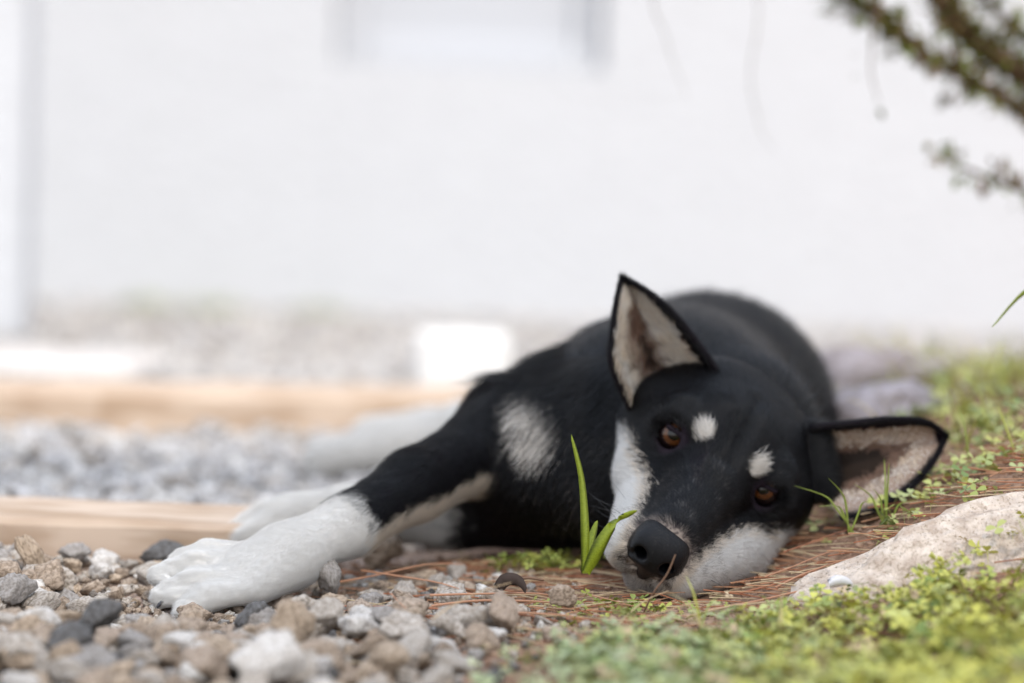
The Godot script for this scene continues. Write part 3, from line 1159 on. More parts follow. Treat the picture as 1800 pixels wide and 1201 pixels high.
func stone_mesh(seed_: int, round_: float, detail: int) -> ArrayMesh:
	# a pebble: sphere cut by random planes, edges worn, surface pitted
	var r := RandomNumberGenerator.new()
	r.seed = seed_
	var planes := []
	for i in 13:
		planes.append([Vector3(r.randfn(), r.randfn(), r.randfn()).normalized(), r.randf_range(0.52, 0.88)])
	var sp := SphereMesh.new()
	sp.radial_segments = detail * 2
	sp.rings = detail
	sp.radius = 1.0
	sp.height = 2.0
	var arr := sp.get_mesh_arrays()
	var v: PackedVector3Array = arr[Mesh.ARRAY_VERTEX]
	var idx: PackedInt32Array = arr[Mesh.ARRAY_INDEX]
	# weld the seam
	var key := {}
	var map := PackedInt32Array()
	var vv := PackedVector3Array()
	for p in v:
		var k := Vector3i(p * 5000.0)
		if not key.has(k):
			key[k] = vv.size()
			vv.append(p)
		map.append(key[k])
	for i in idx.size():
		idx[i] = map[idx[i]]
	var n := FastNoiseLite.new()
	n.seed = seed_
	n.frequency = 1.0
	n.fractal_octaves = 3
	for i in vv.size():
		var d := vv[i].normalized()
		var rad := 1.0
		for pl in planes:
			var c := d.dot(pl[0])
			if c > 0.05:
				var lim: float = pl[1] / c
				var k := 0.015 + 0.12 * round_
				var h := k - absf(rad - lim)
				rad = minf(rad, lim)
				if h > 0.0:
					rad -= h * h / (4.0 * k)
		rad *= 1.0 + n.get_noise_3dv(d * 1.5) * 0.22 + n.get_noise_3dv(d * 4.5 + Vector3.ONE * 9.0) * 0.09
		vv[i] = d * rad
	return arrays_mesh(vv, smooth_normals(vv, idx), idx)

var stone_mats := []

func stone_material(i: int) -> StandardMaterial3D:
	return stone_mats[i % stone_mats.size()]

func make_stone_materials() -> void:
	var speck := tex(noise_image(512, 0.012, 6, 61, Color(0.58, 0.55, 0.52), Color(1.2, 1.18, 1.16), 2.6))
	var speck2 := tex(noise_image(512, 0.009, 6, 64, Color(0.45, 0.42, 0.38), Color(1.15, 1.13, 1.1), 2.4))
	var bump := tex(bump_image(512, 0.025, 6, 62, 15.0))
	for i in stone_colors.size():
		var m := mat(stone_colors[i], 0.85, 0.35)
		m.albedo_texture = speck if i % 2 == 0 else speck2
		m.normal_enabled = true
		m.normal_texture = bump
		m.normal_scale = 1.0
		tri(m, 0.8)
		stone_mats.append(m)
	for i in 12:
		stone_meshes.append(stone_mesh(100 + i, [0.05, 0.3, 0.8][i % 3], 17))

func stone_xf(at: Vector3, size: Vector3, turn: Vector3) -> Transform3D:
	return Transform3D(Basis.from_euler(turn) * Basis.from_scale(size * 0.5), at)

func build_gravel() -> void:
	make_stone_materials()
	var bed := Node3D.new()
	bed.name = "gravel_bed"
	bed.set_meta("kind", "structure")
	add_child(bed)
	# notable stones: place, size (metres), mesh, colour, turn, label
	var heroes := [
		[Vector3(-0.0192, 0.006, 0.123), Vector3(0.046, 0.024, 0.03), 2, 0, Vector3(0, 0.2, 0.08), "largest smooth rounded grey stone at the edge of the bare soil"],
		[Vector3(-0.0741, 0.006, 0.1435), Vector3(0.025, 0.015, 0.02), 5, 6, Vector3(0.2, 0.5, -0.2), "small white stone in the middle of the gravel front edge"],
		[Vector3(-0.1029, 0.01, 0.1742), Vector3(0.024, 0.028, 0.02), 0, 3, Vector3(0.1, 0.4, 0.25), "upright tan pointed stone below the front paw"],
		[Vector3(-0.089, 0.008, 0.1329), Vector3(0.024, 0.018, 0.02), 3, 0, Vector3(0.3, 0.1, 0.1), "pale grey wedge stone with a dark underside beside the white stone"],
		[Vector3(-0.0793, 0.008, -0.1019), Vector3(0.034, 0.03, 0.03), 1, 7, Vector3(0.2, 0.6, -0.3), "brown block stone under the near foreleg"],
		[Vector3(-0.1009, 0.008, 0.0052), Vector3(0.017, 0.026, 0.016), 6, 4, Vector3(0.1, 0.2, 0.1), "upright grey pointed stone behind the front wrist"],
		[Vector3(-0.2045, 0.008, 0.159), Vector3(0.028, 0.018, 0.018), 9, 5, Vector3(0.2, 0.3, 0.6), "tilted black stone in front of the toes"],
		[Vector3(-0.205, 0.006, 0.2145), Vector3(0.032, 0.020, 0.022), 3, 5, Vector3(0.1, 0.8, 0.2), "dark grey angular stone at lower left"],
		[Vector3(-0.2728, 0.012, -0.0081), Vector3(0.014, 0.032, 0.014), 5, 3, Vector3(0.1, 0.1, 0.5), "leaning tan stone against the wooden board"],
		[Vector3(-0.2063, 0.004, -0.0758), Vector3(0.032, 0.018, 0.022), 9, 5, Vector3(0.1, 0.4, 0.1), "dark stone just beyond the front paw"],
		[Vector3(-0.0105, 0.005, 0.1685), Vector3(0.026, 0.018, 0.02), 8, 7, Vector3(0.2, 0.9, 0.1), "brown stone half buried in soil"],
		[Vector3(-0.0038, 0.003, 0.2521), Vector3(0.02, 0.012, 0.014), 4, 5, Vector3(0.2, 0.9, 0.1), "dark blurred stone at the bottom of the view"],
		[Vector3(-0.108, 0.01, 0.2626), Vector3(0.045, 0.026, 0.03), 7, 6, Vector3(0.1, 0.5, 0.1), "big pale stone at the bottom of the gravel"],
		[Vector3(0.0316, 0.014, 0.0858), Vector3(0.02, 0.014, 0.014), 10, 7, Vector3(0.1, 0.5, 0.1), "earth coloured lump beside the tall grass blades"],
	]
	var taken := []
	for h in heroes:
		var o := put(stone_meshes[h[2]], "stone", stone_material(h[3]), self, stone_xf(h[0], h[1], h[4]))
		tag(o, h[5], "stone")
		taken.append([h[0], h[1].x * 0.5])
	# the bed: stones that lie on one another, the nearest as pieces of their own
	var spots := []
	var tries := 0
	while spots.size() < 1800 and tries < 16000:
		tries += 1
		var z := rnd(-0.07, 0.36)
		var x := rnd(-0.42, 0.05)
		var limit := -0.012 + 0.25 * clampf(z, -0.07, 0.13) - 0.5 * maxf(z - 0.13, 0.0)
		var thin := smoothstep(limit + 0.02, limit - 0.07, x)
		if rng.randf() > thin:
			continue
		var w := rnd(0.010, 0.026) if rng.randf() < 0.82 else rnd(0.023, 0.034)
		var p := Vector3(x, 0, z)
		if under_paw(x, z, w):
			continue
		var ok := true
		for t in taken:
			if Vector2(p.x - t[0].x, p.z - t[0].z).length() < (w * 0.5 + t[1]) * 0.64:
				ok = false
				break
		if not ok and (rng.randf() < 0.93 or (x > -0.25 and z < 0.10)):
			continue
		taken.append([p, w * 0.5])
		var tall := w * rnd(0.42, 0.72)
		p.y = ground(x, z) + tall * (0.28 if ok else 0.75)
		spots.append([p, Vector3(w, tall, w * rnd(0.65, 1.0)), Vector3(rnd(-0.5, 0.5), rnd(0, TAU), rnd(-0.5, 0.5))])
	spots.sort_custom(func(a, b): return a[1].x > b[1].x)
	var xf := []
	var cols := []
	for i in spots.size():
		var s: Array = spots[i]
		var visible: bool = s[0].z < 0.30 and s[0].x > -0.36
		if bed.get_child_count() < 290 and visible:
			put(stone_meshes[rng.randi() % 12], "stone", stone_material(pick_stone()), bed, stone_xf(s[0], s[1], s[2]))
		else:
			xf.append(stone_xf(s[0], s[1], s[2]))
			cols.append(stone_tint())
	# small chips between them, and the far beds
	for i in 5200:
		var z := rnd(-0.07, 0.36)
		var x := rnd(-0.42, 0.08)
		var limit := -0.03 + 0.25 * clampf(z, -0.07, 0.13) - 0.5 * maxf(z - 0.13, 0.0)
		if rng.randf() > smoothstep(limit + 0.09, limit - 0.05, x):
			continue
		var w := rnd(0.003, 0.011)
		xf.append(stone_xf(on_ground(x, z, w * 0.2), Vector3(w, w * 0.6, w * 0.8), Vector3(rnd(-1, 1), rnd(0, TAU), rnd(-1, 1))))
		cols.append(stone_tint())
	for i in 26000:
		var z := -0.2 - pow(rng.randf(), 1.5) * 2.75
		var x := rnd(-0.75, 0.45) * (1.0 + absf(z) * 0.45)
		if x > 0.16 and z > -0.9:
			continue
		if absf(z + 0.128) < 0.07 or absf(z + 0.86 + (x + 0.72) * 0.2) < 0.09:
			continue
		var w := rnd(0.012, 0.03)
		xf.append(stone_xf(on_ground(x, z, w * rnd(0.1, 0.5)), Vector3(w, w * rnd(0.5, 0.8), w * rnd(0.7, 1.0)), Vector3(rnd(-0.6, 0.6), rnd(0, TAU), rnd(-0.6, 0.6))))
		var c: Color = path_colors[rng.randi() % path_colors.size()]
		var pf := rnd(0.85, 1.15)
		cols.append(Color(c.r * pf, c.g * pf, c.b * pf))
	var gm := vmat(0.88, 0.3)
	gm.albedo_texture = stone_mats[1].albedo_texture
	gm.normal_enabled = true
	gm.normal_texture = stone_mats[0].normal_texture
	tri(gm, 0.5)
	multi("gravel", stone_mesh(300, 0.5, 8), gm, xf, cols, bed)

func under_paw(x: float, z: float, w: float) -> bool:
	# the near paw and forearm lie here
	if x < -0.215 or x > -0.075:
		return false
	var mid := lerpf(0.030, -0.03, smoothstep(-0.20, -0.09, x))
	return absf(z - mid) < 0.026 + w * 0.3

func pick_stone() -> int:
	var r := rng.randf()
	return 5 if r < 0.035 else (6 if r < 0.11 else rng.randi() % 5 if r < 0.8 else 7)

func stone_tint() -> Color:
	var c: Color = stone_colors[pick_stone()]
	var f := rnd(0.8, 1.2)
	return Color(c.r * f, c.g * f, c.b * f)

func build_boulder() -> void:
	var im := noise_image(512, 0.02, 5, 71, Color(0.42, 0.325, 0.255), Color(0.66, 0.55, 0.455), 3.0)
	# dark lichen flecks
	var f := FastNoiseLite.new()
	f.seed = 72
	f.frequency = 0.09
	for y in 512:
		for x in 512:
			var t := f.get_noise_2d(x, y)
			if t > 0.38:
				im.set_pixel(x, y, im.get_pixel(x, y).lerp(Color(0.33, 0.28, 0.2), 0.6))
	var m := mat(Color(1, 1, 1), 0.95, 0.15)
	m.albedo_texture = tex(im)
	m.normal_enabled = true
	m.normal_texture = tex(bump_image(512, 0.03, 6, 73, 18.0))
	tri(m, 7.0)
	var v := PackedVector3Array()
	var idx := PackedInt32Array()
	var rings := 40
	var sides := 72
	for i in rings + 1:
		var t := float(i) / rings
		for k in sides:
			var a := TAU * k / sides
			var d := Vector3(cos(a) * sin(t * PI * 0.62), cos(t * PI * 0.62), sin(a) * sin(t * PI * 0.62))
			var w := 1.0 + noise.get_noise_3dv(d * 14.0) * 0.12 + noise.get_noise_3dv(d * 60.0) * 0.03
			var q := Vector3(d.x * 0.215, signf(d.y) * pow(absf(d.y), 1.2) * 0.080, d.z * 0.075) * w
			v.append(q)
	for i in rings:
		for k in sides:
			var p := i * sides + k
			var q := i * sides + (k + 1) % sides
			idx.append_array([p, q, p + sides, q, q + sides, p + sides])
	var o := put(arrays_mesh(v, smooth_normals(v, idx), idx), "boulder", m, self, Transform3D(Basis(Vector3.UP, 0.12), Vector3(0.366, -0.004, 0.045)))
	tag(o, "smooth tan boulder half buried in the clover at right", "boulder")
	var grey := mat(Color(0.36, 0.32, 0.33), 0.9, 0.2)
	grey.albedo_texture = stone_mats[0].albedo_texture
	tri(grey, 0.6)
	for b in [[Vector3(0.2747, 0.0864, -0.58), Vector3(0.17, 0.07, 0.10), 2, "low grey rock on the bank behind the dog's back"], [Vector3(0.2548, 0.081, -0.36), Vector3(0.15, 0.05, 0.10), 5, "flat brownish rock on the bank above the lower ear"]]:
		var s := put(stone_meshes[b[2]], "rock", grey, self, stone_xf(b[0], b[1], Vector3(0, 0.4, 0.1)))
		tag(s, b[3], "rock")

func leaf_mesh() -> ArrayMesh:
	# one clover-like leaf: three notched leaflets on a short stalk, unit size
	var v := PackedVector3Array()
	var idx := PackedInt32Array()
	for l in 3:
		var a := TAU * l / 3.0
		var d := Vector3(cos(a), 0, sin(a))
		var s := Vector3(-sin(a), 0, cos(a))
		var b := v.size()
		v.append(Vector3(0, 0, 0))
		for q in [[0.28, 0.22, 0.05], [0.62, 0.40, 0.10], [0.92, 0.34, 0.08], [1.0, 0.14, 0.05], [0.92, 0.0, 0.0], [1.0, -0.14, 0.05], [0.92, -0.34, 0.08], [0.62, -0.40, 0.10], [0.28, -0.22, 0.05]]:
			v.append(d * q[0] + s * q[1] + Vector3.UP * q[2])
		v.append(d * 0.5 + Vector3.UP * 0.0)
		for k in 9:
			idx.append_array([b + 10, b + 1 + k, b + 1 + (k + 1) % 9 if k < 8 else b])
		idx.append_array([b + 10, b, b + 1])
	for k in 3:
		var b := v.size()
		var a := TAU * k / 3.0
		v.append(Vector3(cos(a) * 0.06, 0, sin(a) * 0.06))
		v.append(Vector3(cos(a + 2.1) * 0.06, 0, sin(a + 2.1) * 0.06))
		v.append(Vector3(0.1, -1.6, 0.05))
		idx.append_array([b, b + 1, b + 2])
	return arrays_mesh(v, smooth_normals(v, idx), idx)

func leaf_material(rough := 0.5) -> StandardMaterial3D:
	var m := vmat(rough, 0.4)
	m.backlight_enabled = true
	m.backlight = Color(0.5, 0.5, 0.3)
	return m

func build_plants() -> void:
	var lm := leaf_material()
	var leaf := leaf_mesh()
	var xf := []
	var cols := []
	var pale := Color(0.34, 0.39, 0.22)
	var lime := Color(0.47, 0.45, 0.09)
	var deep := Color(0.10, 0.17, 0.045)
	# the foreground carpet
	for i in 17000:
		var x := rnd(-0.02, 0.48)
		var z := rnd(0.07, 0.36)
		if x < 0.035 + 0.03 * noise.get_noise_2d(z * 300.0, 3.0) and rng.randf() < 0.9:
			continue
		var edge := 0.10 + 0.02 * noise.get_noise_2d(x * 200.0, 7.0) + 0.6 * maxf(0.12 - x, 0.0)
		var thick := smoothstep(edge - 0.02, edge + 0.07, z)
		if x > 0.2:
			thick = maxf(thick, smoothstep(0.085, 0.12, z))
		var patch := noise.get_noise_2d(x * 130.0 + 9.0, z * 130.0) * 1.2 + 0.62
		if rng.randf() > thick * patch:
			continue
		var s := 0.0022 + 0.0045 * pow(rng.randf(), 1.8)
		var hgt := rnd(0.003, 0.014) + 0.016 * smoothstep(0.15, 0.32, x) * rng.randf()
		var c := pale.lerp(lime, clampf(smoothstep(0.02, 0.20, x) + rnd(-0.45, 0.45), 0, 1))
		if rng.randf() < 0.1:
			c = Color(0.45, 0.33, 0.2)
		if rng.randf() < 0.2:
			c = c.lerp(deep, rnd(0.3, 0.9))
		var f := rnd(0.75, 1.15)
		xf.append(Transform3D(Basis.from_euler(Vector3(rnd(-0.7, 0.7), rnd(0, TAU), rnd(-0.7, 0.7))) * Basis.from_scale(Vector3.ONE * s), on_ground(x, z, hgt)))
		cols.append(Color(c.r * f, c.g * f, c.b * f))
	# the bank behind the boulder and the lower ear
	for i in 9000:
		var x := rnd(0.15, 0.75)
		var z := rnd(-0.95, 0.02)
		var patch := noise.get_noise_2d(x * 110.0, z * 110.0 + 70.0) * 1.3 + 0.42
		if rng.randf() > patch * smoothstep(0.16, 0.24, x + z * 0.05):
			continue
		if x < 0.24 and z < -0.15:
			continue
		var s := rnd(0.003, 0.0065)
		var c := pale.lerp(lime, rnd(0.2, 0.9))
		if rng.randf() < 0.25:
			c = c.lerp(deep, rnd(0.3, 0.9))
		xf.append(Transform3D(Basis.from_euler(Vector3(rnd(-0.7, 0.7), rnd(0, TAU), rnd(-0.7, 0.7))) * Basis.from_scale(Vector3.ONE * s), on_ground(x, z, rnd(0.002, 0.014))))
		cols.append(c)
	# a low sprig patch in front of the chest, and round the grass by the nose
	for q in [[Vector3(0.0182, 0.012, -0.0752), 0.020, 130, 0.012], [Vector3(0.0483, 0.012, 0.0615), 0.022, 50, 0.006], [Vector3(0.078, 0.012, 0.0862), 0.03, 60, 0.005]]:
		for i in q[2]:
			var p: Vector3 = q[0] + Vector3(rng.randfn(0, q[1]), 0, rng.randfn(0, q[1] * 0.6))
			var s := rnd(0.0022, 0.0042)
			xf.append(Transform3D(Basis.from_euler(Vector3(rnd(-0.7, 0.7), rnd(0, TAU), rnd(-0.7, 0.7))) * Basis.from_scale(Vector3.ONE * s), on_ground(p.x, p.z, rnd(0.001, q[3]))))
			cols.append(deep.lerp(lime, rnd(0.2, 0.8)))
	var cl := multi("clover", leaf, lm, xf, cols)
	tag(cl, "green clover carpet in the foreground and over the bank", "clover")
	# fine grass
	xf = []
	cols = []
	var thin := blade([Vector3(0, 0, 0), Vector3(0, 0.4, 0.05), Vector3(0, 0.75, 0.2), Vector3(0, 0.95, 0.5)], 0.022, Vector3.RIGHT, 0.3, 6)
	for i in 5200:
		var x := rnd(0.10, 0.7)
		var z := rnd(-0.95, 0.33)
		var patch := noise.get_noise_2d(x * 80.0 + 33.0, z * 80.0 + 70.0) * 1.5 + 0.25
		if rng.randf() > patch:
			continue
		if x < 0.24 and z < -0.04:
			continue
		if z > -0.03 and z < 0.12 and x < 0.5:
			continue
		var s := rnd(0.015, 0.045)
		var c := lime.lerp(deep, rnd(0.0, 0.6))
		if rng.randf() < 0.2:
			c = Color(0.45, 0.36, 0.18)
		xf.append(Transform3D(Basis.from_euler(Vector3(rnd(-0.5, 0.5), rnd(0, TAU), rnd(-0.5, 0.5))) * Basis.from_scale(Vector3.ONE * s), on_ground(x, z)))
		cols.append(c)
	# grass growing along the foot of the wall
	for i in 2500:
		var x := rnd(-0.9, 0.5)
		var s := rnd(0.015, 0.03) * clampf(noise.get_noise_2d(x * 30.0, 3.0) * 2.0 + 0.7, 0.2, 1.4)
		xf.append(Transform3D(Basis.from_euler(Vector3(rnd(-0.5, 0.5), rnd(0, TAU), rnd(-0.5, 0.5))) * Basis.from_scale(Vector3(s * 1.5, s, s * 1.5)), on_ground(x, -2.93 + rnd(-0.02, 0.12))))
		cols.append(Color(0.34, 0.37, 0.19))
	var gr := multi("grass", thin, lm, xf, cols)
	tag(gr, "thin green grass scattered over the bank and along the wall", "grass")
	# the tall blades by the nose
	var bm := mat(Color(0.27, 0.33, 0.022), 0.42, 0.45)
	bm.albedo_texture = tex(noise_image(256, 0.05, 4, 91, Color(0.7, 0.72, 0.6), Color(1.15, 1.1, 1.1), 2.0))
	tri(bm, 60.0)
	bm.backlight_enabled = true
	bm.backlight = Color(0.6, 0.65, 0.3)
	var t := thing("grass_plant", "bright green plant of three broad grass blades beside the muzzle", "grass plant", Vector3.ZERO)
	put(blade([Vector3(0.044, 0.0224, 0.055), Vector3(0.0439, 0.0438, 0.055), Vector3(0.0411, 0.0729, 0.05), Vector3(0.0343, 0.0978, 0.045)], 0.0026, Vector3(0.99939, 0.05388, 0.29718), 0.35, 16), "blade", bm, t)
	put(blade([Vector3(0.0449, 0.0234, 0.057), Vector3(0.051, 0.0372, 0.062), Vector3(0.0596, 0.0521, 0.066), Vector3(0.0709, 0.0602, 0.07)], 0.0040, Vector3(0.67863, 0.64821, 0.35955), 0.35, 16), "blade", bm, t)
	put(blade([Vector3(0.045, 0.0231, 0.053), Vector3(0.0465, 0.0353, 0.05), Vector3(0.0488, 0.0444, 0.047), Vector3(0.0505, 0.0505, 0.045)], 0.0030, Vector3(0.99241, 0.25336, 0.28448), 0.4, 12, 0.8), "blade", bm, t)
	var bm2 := mat(Color(0.33, 0.40, 0.09), 0.5, 0.4)
	bm2.backlight_enabled = true
	bm2.backlight = Color(0.6, 0.65, 0.3)
	# fine tufts in front of the lower ear
	var tufts := [
		[Vector3(0.2196, 0.0441, -0.02), [Vector3(0.2176, 0.0834, -0.023), Vector3(0.2173, 0.0835, -0.002), Vector3(0.1995, 0.0687, -0.016), Vector3(0.2351, 0.0607, -0.011), Vector3(0.2099, 0.0668, -0.008)], "thin grass tuft standing in front of the lower ear"],
		[Vector3(0.1997, 0.0448, -0.01), [Vector3(0.1651, 0.0666, -0.013), Vector3(0.1814, 0.0743, 0.008), Vector3(0.1791, 0.0561, -0.006), Vector3(0.2075, 0.0611, -0.001)], "grass tuft with long blades reaching over the cheek"],
		[Vector3(0.2487, 0.0504, -0.03), [Vector3(0.2501, 0.0724, -0.033), Vector3(0.242, 0.0707, -0.012), Vector3(0.2344, 0.0588, -0.026), Vector3(0.2628, 0.067, -0.021)], "short grass tuft right of the ear tip, at the boulder's edge"]]
	for q in tufts:
		var g := thing("grass_tuft", q[2], "grass tuft", Vector3.ZERO)
		var root: Vector3 = q[0]
		for e in q[1]:
			var tip: Vector3 = e
			var mid := root.lerp(tip, 0.5) + Vector3(0, 0.006, 0)
			put(blade([root + Vector3(rnd(-0.003, 0.003), -0.004, 0), root.lerp(mid, 0.6), mid, tip], 0.0007, Vector3(0.99939, 0.05388, 0.29718), 0.3, 10), "blade", bm2, g)
	# long leaf that leans in from the right
	var t2 := thing("grass_leaf", "single green grass leaf hanging in at the right edge", "grass leaf", Vector3.ZERO)
	put(blade([Vector3(0.3723, 0.0524, -0.06), Vector3(0.3576, 0.1401, -0.06), Vector3(0.3224, 0.1933, -0.05), Vector3(0.2974, 0.1821, -0.04), Vector3(0.2789, 0.1608, -0.035)], 0.0036, Vector3(0.36835, 0.93062, 0.24138), 0.3, 20), "blade", bm2, t2)
	# fallen petals
	var pm := mat(Color(0.85, 0.82, 0.85), 0.6)
	pm.backlight_enabled = true
	pm.backlight = Color(0.5, 0.5, 0.5)
	for q in [[Vector3(0.1792, 0.0269, 0.095), "white fallen petal on the clover beside the boulder", 0.0062], [Vector3(0.0643, 0.0029, 0.19), "pinkish white fallen petal in the lower clover", 0.0055]]:
		var s: float = q[2]
		var c: Vector3 = q[0]
		var o := put(blade([c + Vector3(-s, 0, 0), c + Vector3(-s * 0.4, s * 0.25, 0), c + Vector3(s * 0.4, s * 0.3, 0), c + Vector3(s, 0, 0)], s * 0.75, Vector3(-0.02792, 0.83601, 0.54800), 0.3, 8, 0.6), "petal", pm)
		tag(o, q[1], "petal")

func build_tree() -> void:
	var bark := mat(Color(0.10, 0.065, 0.045), 0.9, 0.2)
	bark.albedo_texture = tex(noise_image(256, 0.03, 4, 81, Color(0.6, 0.55, 0.5), Color(1.3, 1.25, 1.1), 2.0))
	tri(bark, 8.0)
	var tree := thing("garden_tree", "brown and green tree branches hanging in at the upper right", "tree", Vector3.ZERO)
	put(tube([Vector3(0.95, 0.0, -0.95), Vector3(0.93, 0.4, -0.93), Vector3(0.97, 0.9, -0.96), Vector3(0.9, 1.6, -0.9), Vector3(0.95, 2.3, -0.95)], 0.06, 0.025, 24, 12), "trunk", bark, tree)
	var xf := []
	var cols := []
	# limbs that leave the trunk and droop, each with side twigs and small leaves
	var limbs := [
		[[Vector3(0.93, 0.22, -0.93), Vector3(0.4917, 0.2492, -0.57), Vector3(0.3982, 0.3066, -0.55), Vector3(0.321, 0.3431, -0.53), Vector3(0.2738, 0.3717, -0.52), Vector3(0.2419, 0.3948, -0.52)], 0.007, 0.0024, 480],
		[[Vector3(0.93, 0.30, -0.93), Vector3(0.482, 0.2672, -0.59), Vector3(0.401, 0.3345, -0.57), Vector3(0.3551, 0.361, -0.55), Vector3(0.3226, 0.3948, -0.54), Vector3(0.2944, 0.4414, -0.53)], 0.011, 0.007, 850],
		[[Vector3(0.94, 0.42, -0.94), Vector3(0.4884, 0.3126, -0.57), Vector3(0.4228, 0.3533, -0.57), Vector3(0.3806, 0.3811, -0.57), Vector3(0.347, 0.4205, -0.57)], 0.006, 0.0018, 240],
		[[Vector3(0.94, 0.16, -0.93), Vector3(0.4755, 0.2077, -0.57), Vector3(0.415, 0.2375, -0.55), Vector3(0.3676, 0.2529, -0.53), Vector3(0.3227, 0.269, -0.52)], 0.0055, 0.0008, 90],
		[[Vector3(0.2738, 0.3717, -0.52), Vector3(0.2682, 0.3332, -0.5), Vector3(0.2744, 0.3069, -0.49)], 0.0010, 0.0003, 6],
		[[Vector3(0.95, 0.95, -0.95), Vector3(0.199, 0.5989, -0.7), Vector3(0.11, 0.4168, -0.62), Vector3(0.1167, 0.3558, -0.6), Vector3(0.1351, 0.3096, -0.6)], 0.0012, 0.00015, 0],
		[[Vector3(0.95, 0.80, -0.95), Vector3(0.2699, 0.5614, -0.75), Vector3(0.1941, 0.3662, -0.65), Vector3(0.1976, 0.2905, -0.63), Vector3(0.2119, 0.2698, -0.62)], 0.0008, 0.00015, 0]]
	for l in limbs:
		var pts: Array = l[0]
		put(tube(pts, l[1], l[2], 30, 8), "limb", bark, tree)
		for i in l[3]:
			var t := rnd(0.3, 1.0)
			var d := (spline(pts, minf(t + 0.03, 1.0)) - spline(pts, t - 0.03)).normalized()
			var out := jit(1.0).normalized()
			var side := (out - d * out.dot(d)).normalized()
			var c := spline(pts, t) + side * absf(rng.randfn(0, 0.0065)) + d * rnd(-0.01, 0.01)
			var s := rnd(0.006, 0.013)
			var b := Basis.looking_at((side + d * rnd(-0.4, 1.0)).normalized(), Vector3.UP).rotated(d, rnd(-0.5, 0.5))
			xf.append(Transform3D(b * Basis.from_scale(Vector3(s * 0.55, s * 0.55, s)), c))
			var col := Color(0.12, 0.155, 0.02).lerp(Color(0.16, 0.075, 0.035), clampf(rnd(-0.6, 1.1), 0, 1))
			cols.append(col)
		if l[3] > 300:
			for i in 7:
				var t := rnd(0.35, 0.98)
				var a := spline(pts, t)
				var d := (spline(pts, minf(t + 0.03, 1.0)) - spline(pts, t - 0.03)).normalized()
				var e := a + (d * rnd(0.2, 1.0) + jit(0.8)).normalized() * rnd(0.015, 0.045)
				put(tube([a, a.lerp(e, 0.5) + jit(0.003), e], 0.0013, 0.0005, 6, 5), "twig", bark, tree)
				for k in 12:
					var s := rnd(0.005, 0.010)
					xf.append(Transform3D(Basis.from_euler(jit(3.0)) * Basis.from_scale(Vector3(s * 0.55, s * 0.55, s)), a.lerp(e, rnd(0.2, 1.05)) + jit(0.003)))
					cols.append(Color(0.12, 0.155, 0.02).lerp(Color(0.16, 0.075, 0.035), rng.randf()))
	# pointed oval leaf of unit length along -z
	var lf := blade([Vector3(0, 0, 0), Vector3(0, 0.08, -0.35), Vector3(0, 0.1, -0.7), Vector3(0, 0.0, -1.0)], 0.5, Vector3.RIGHT, 0.2, 6, 0.3)
	multi("crown", lf, leaf_material(0.55), xf, cols, tree)

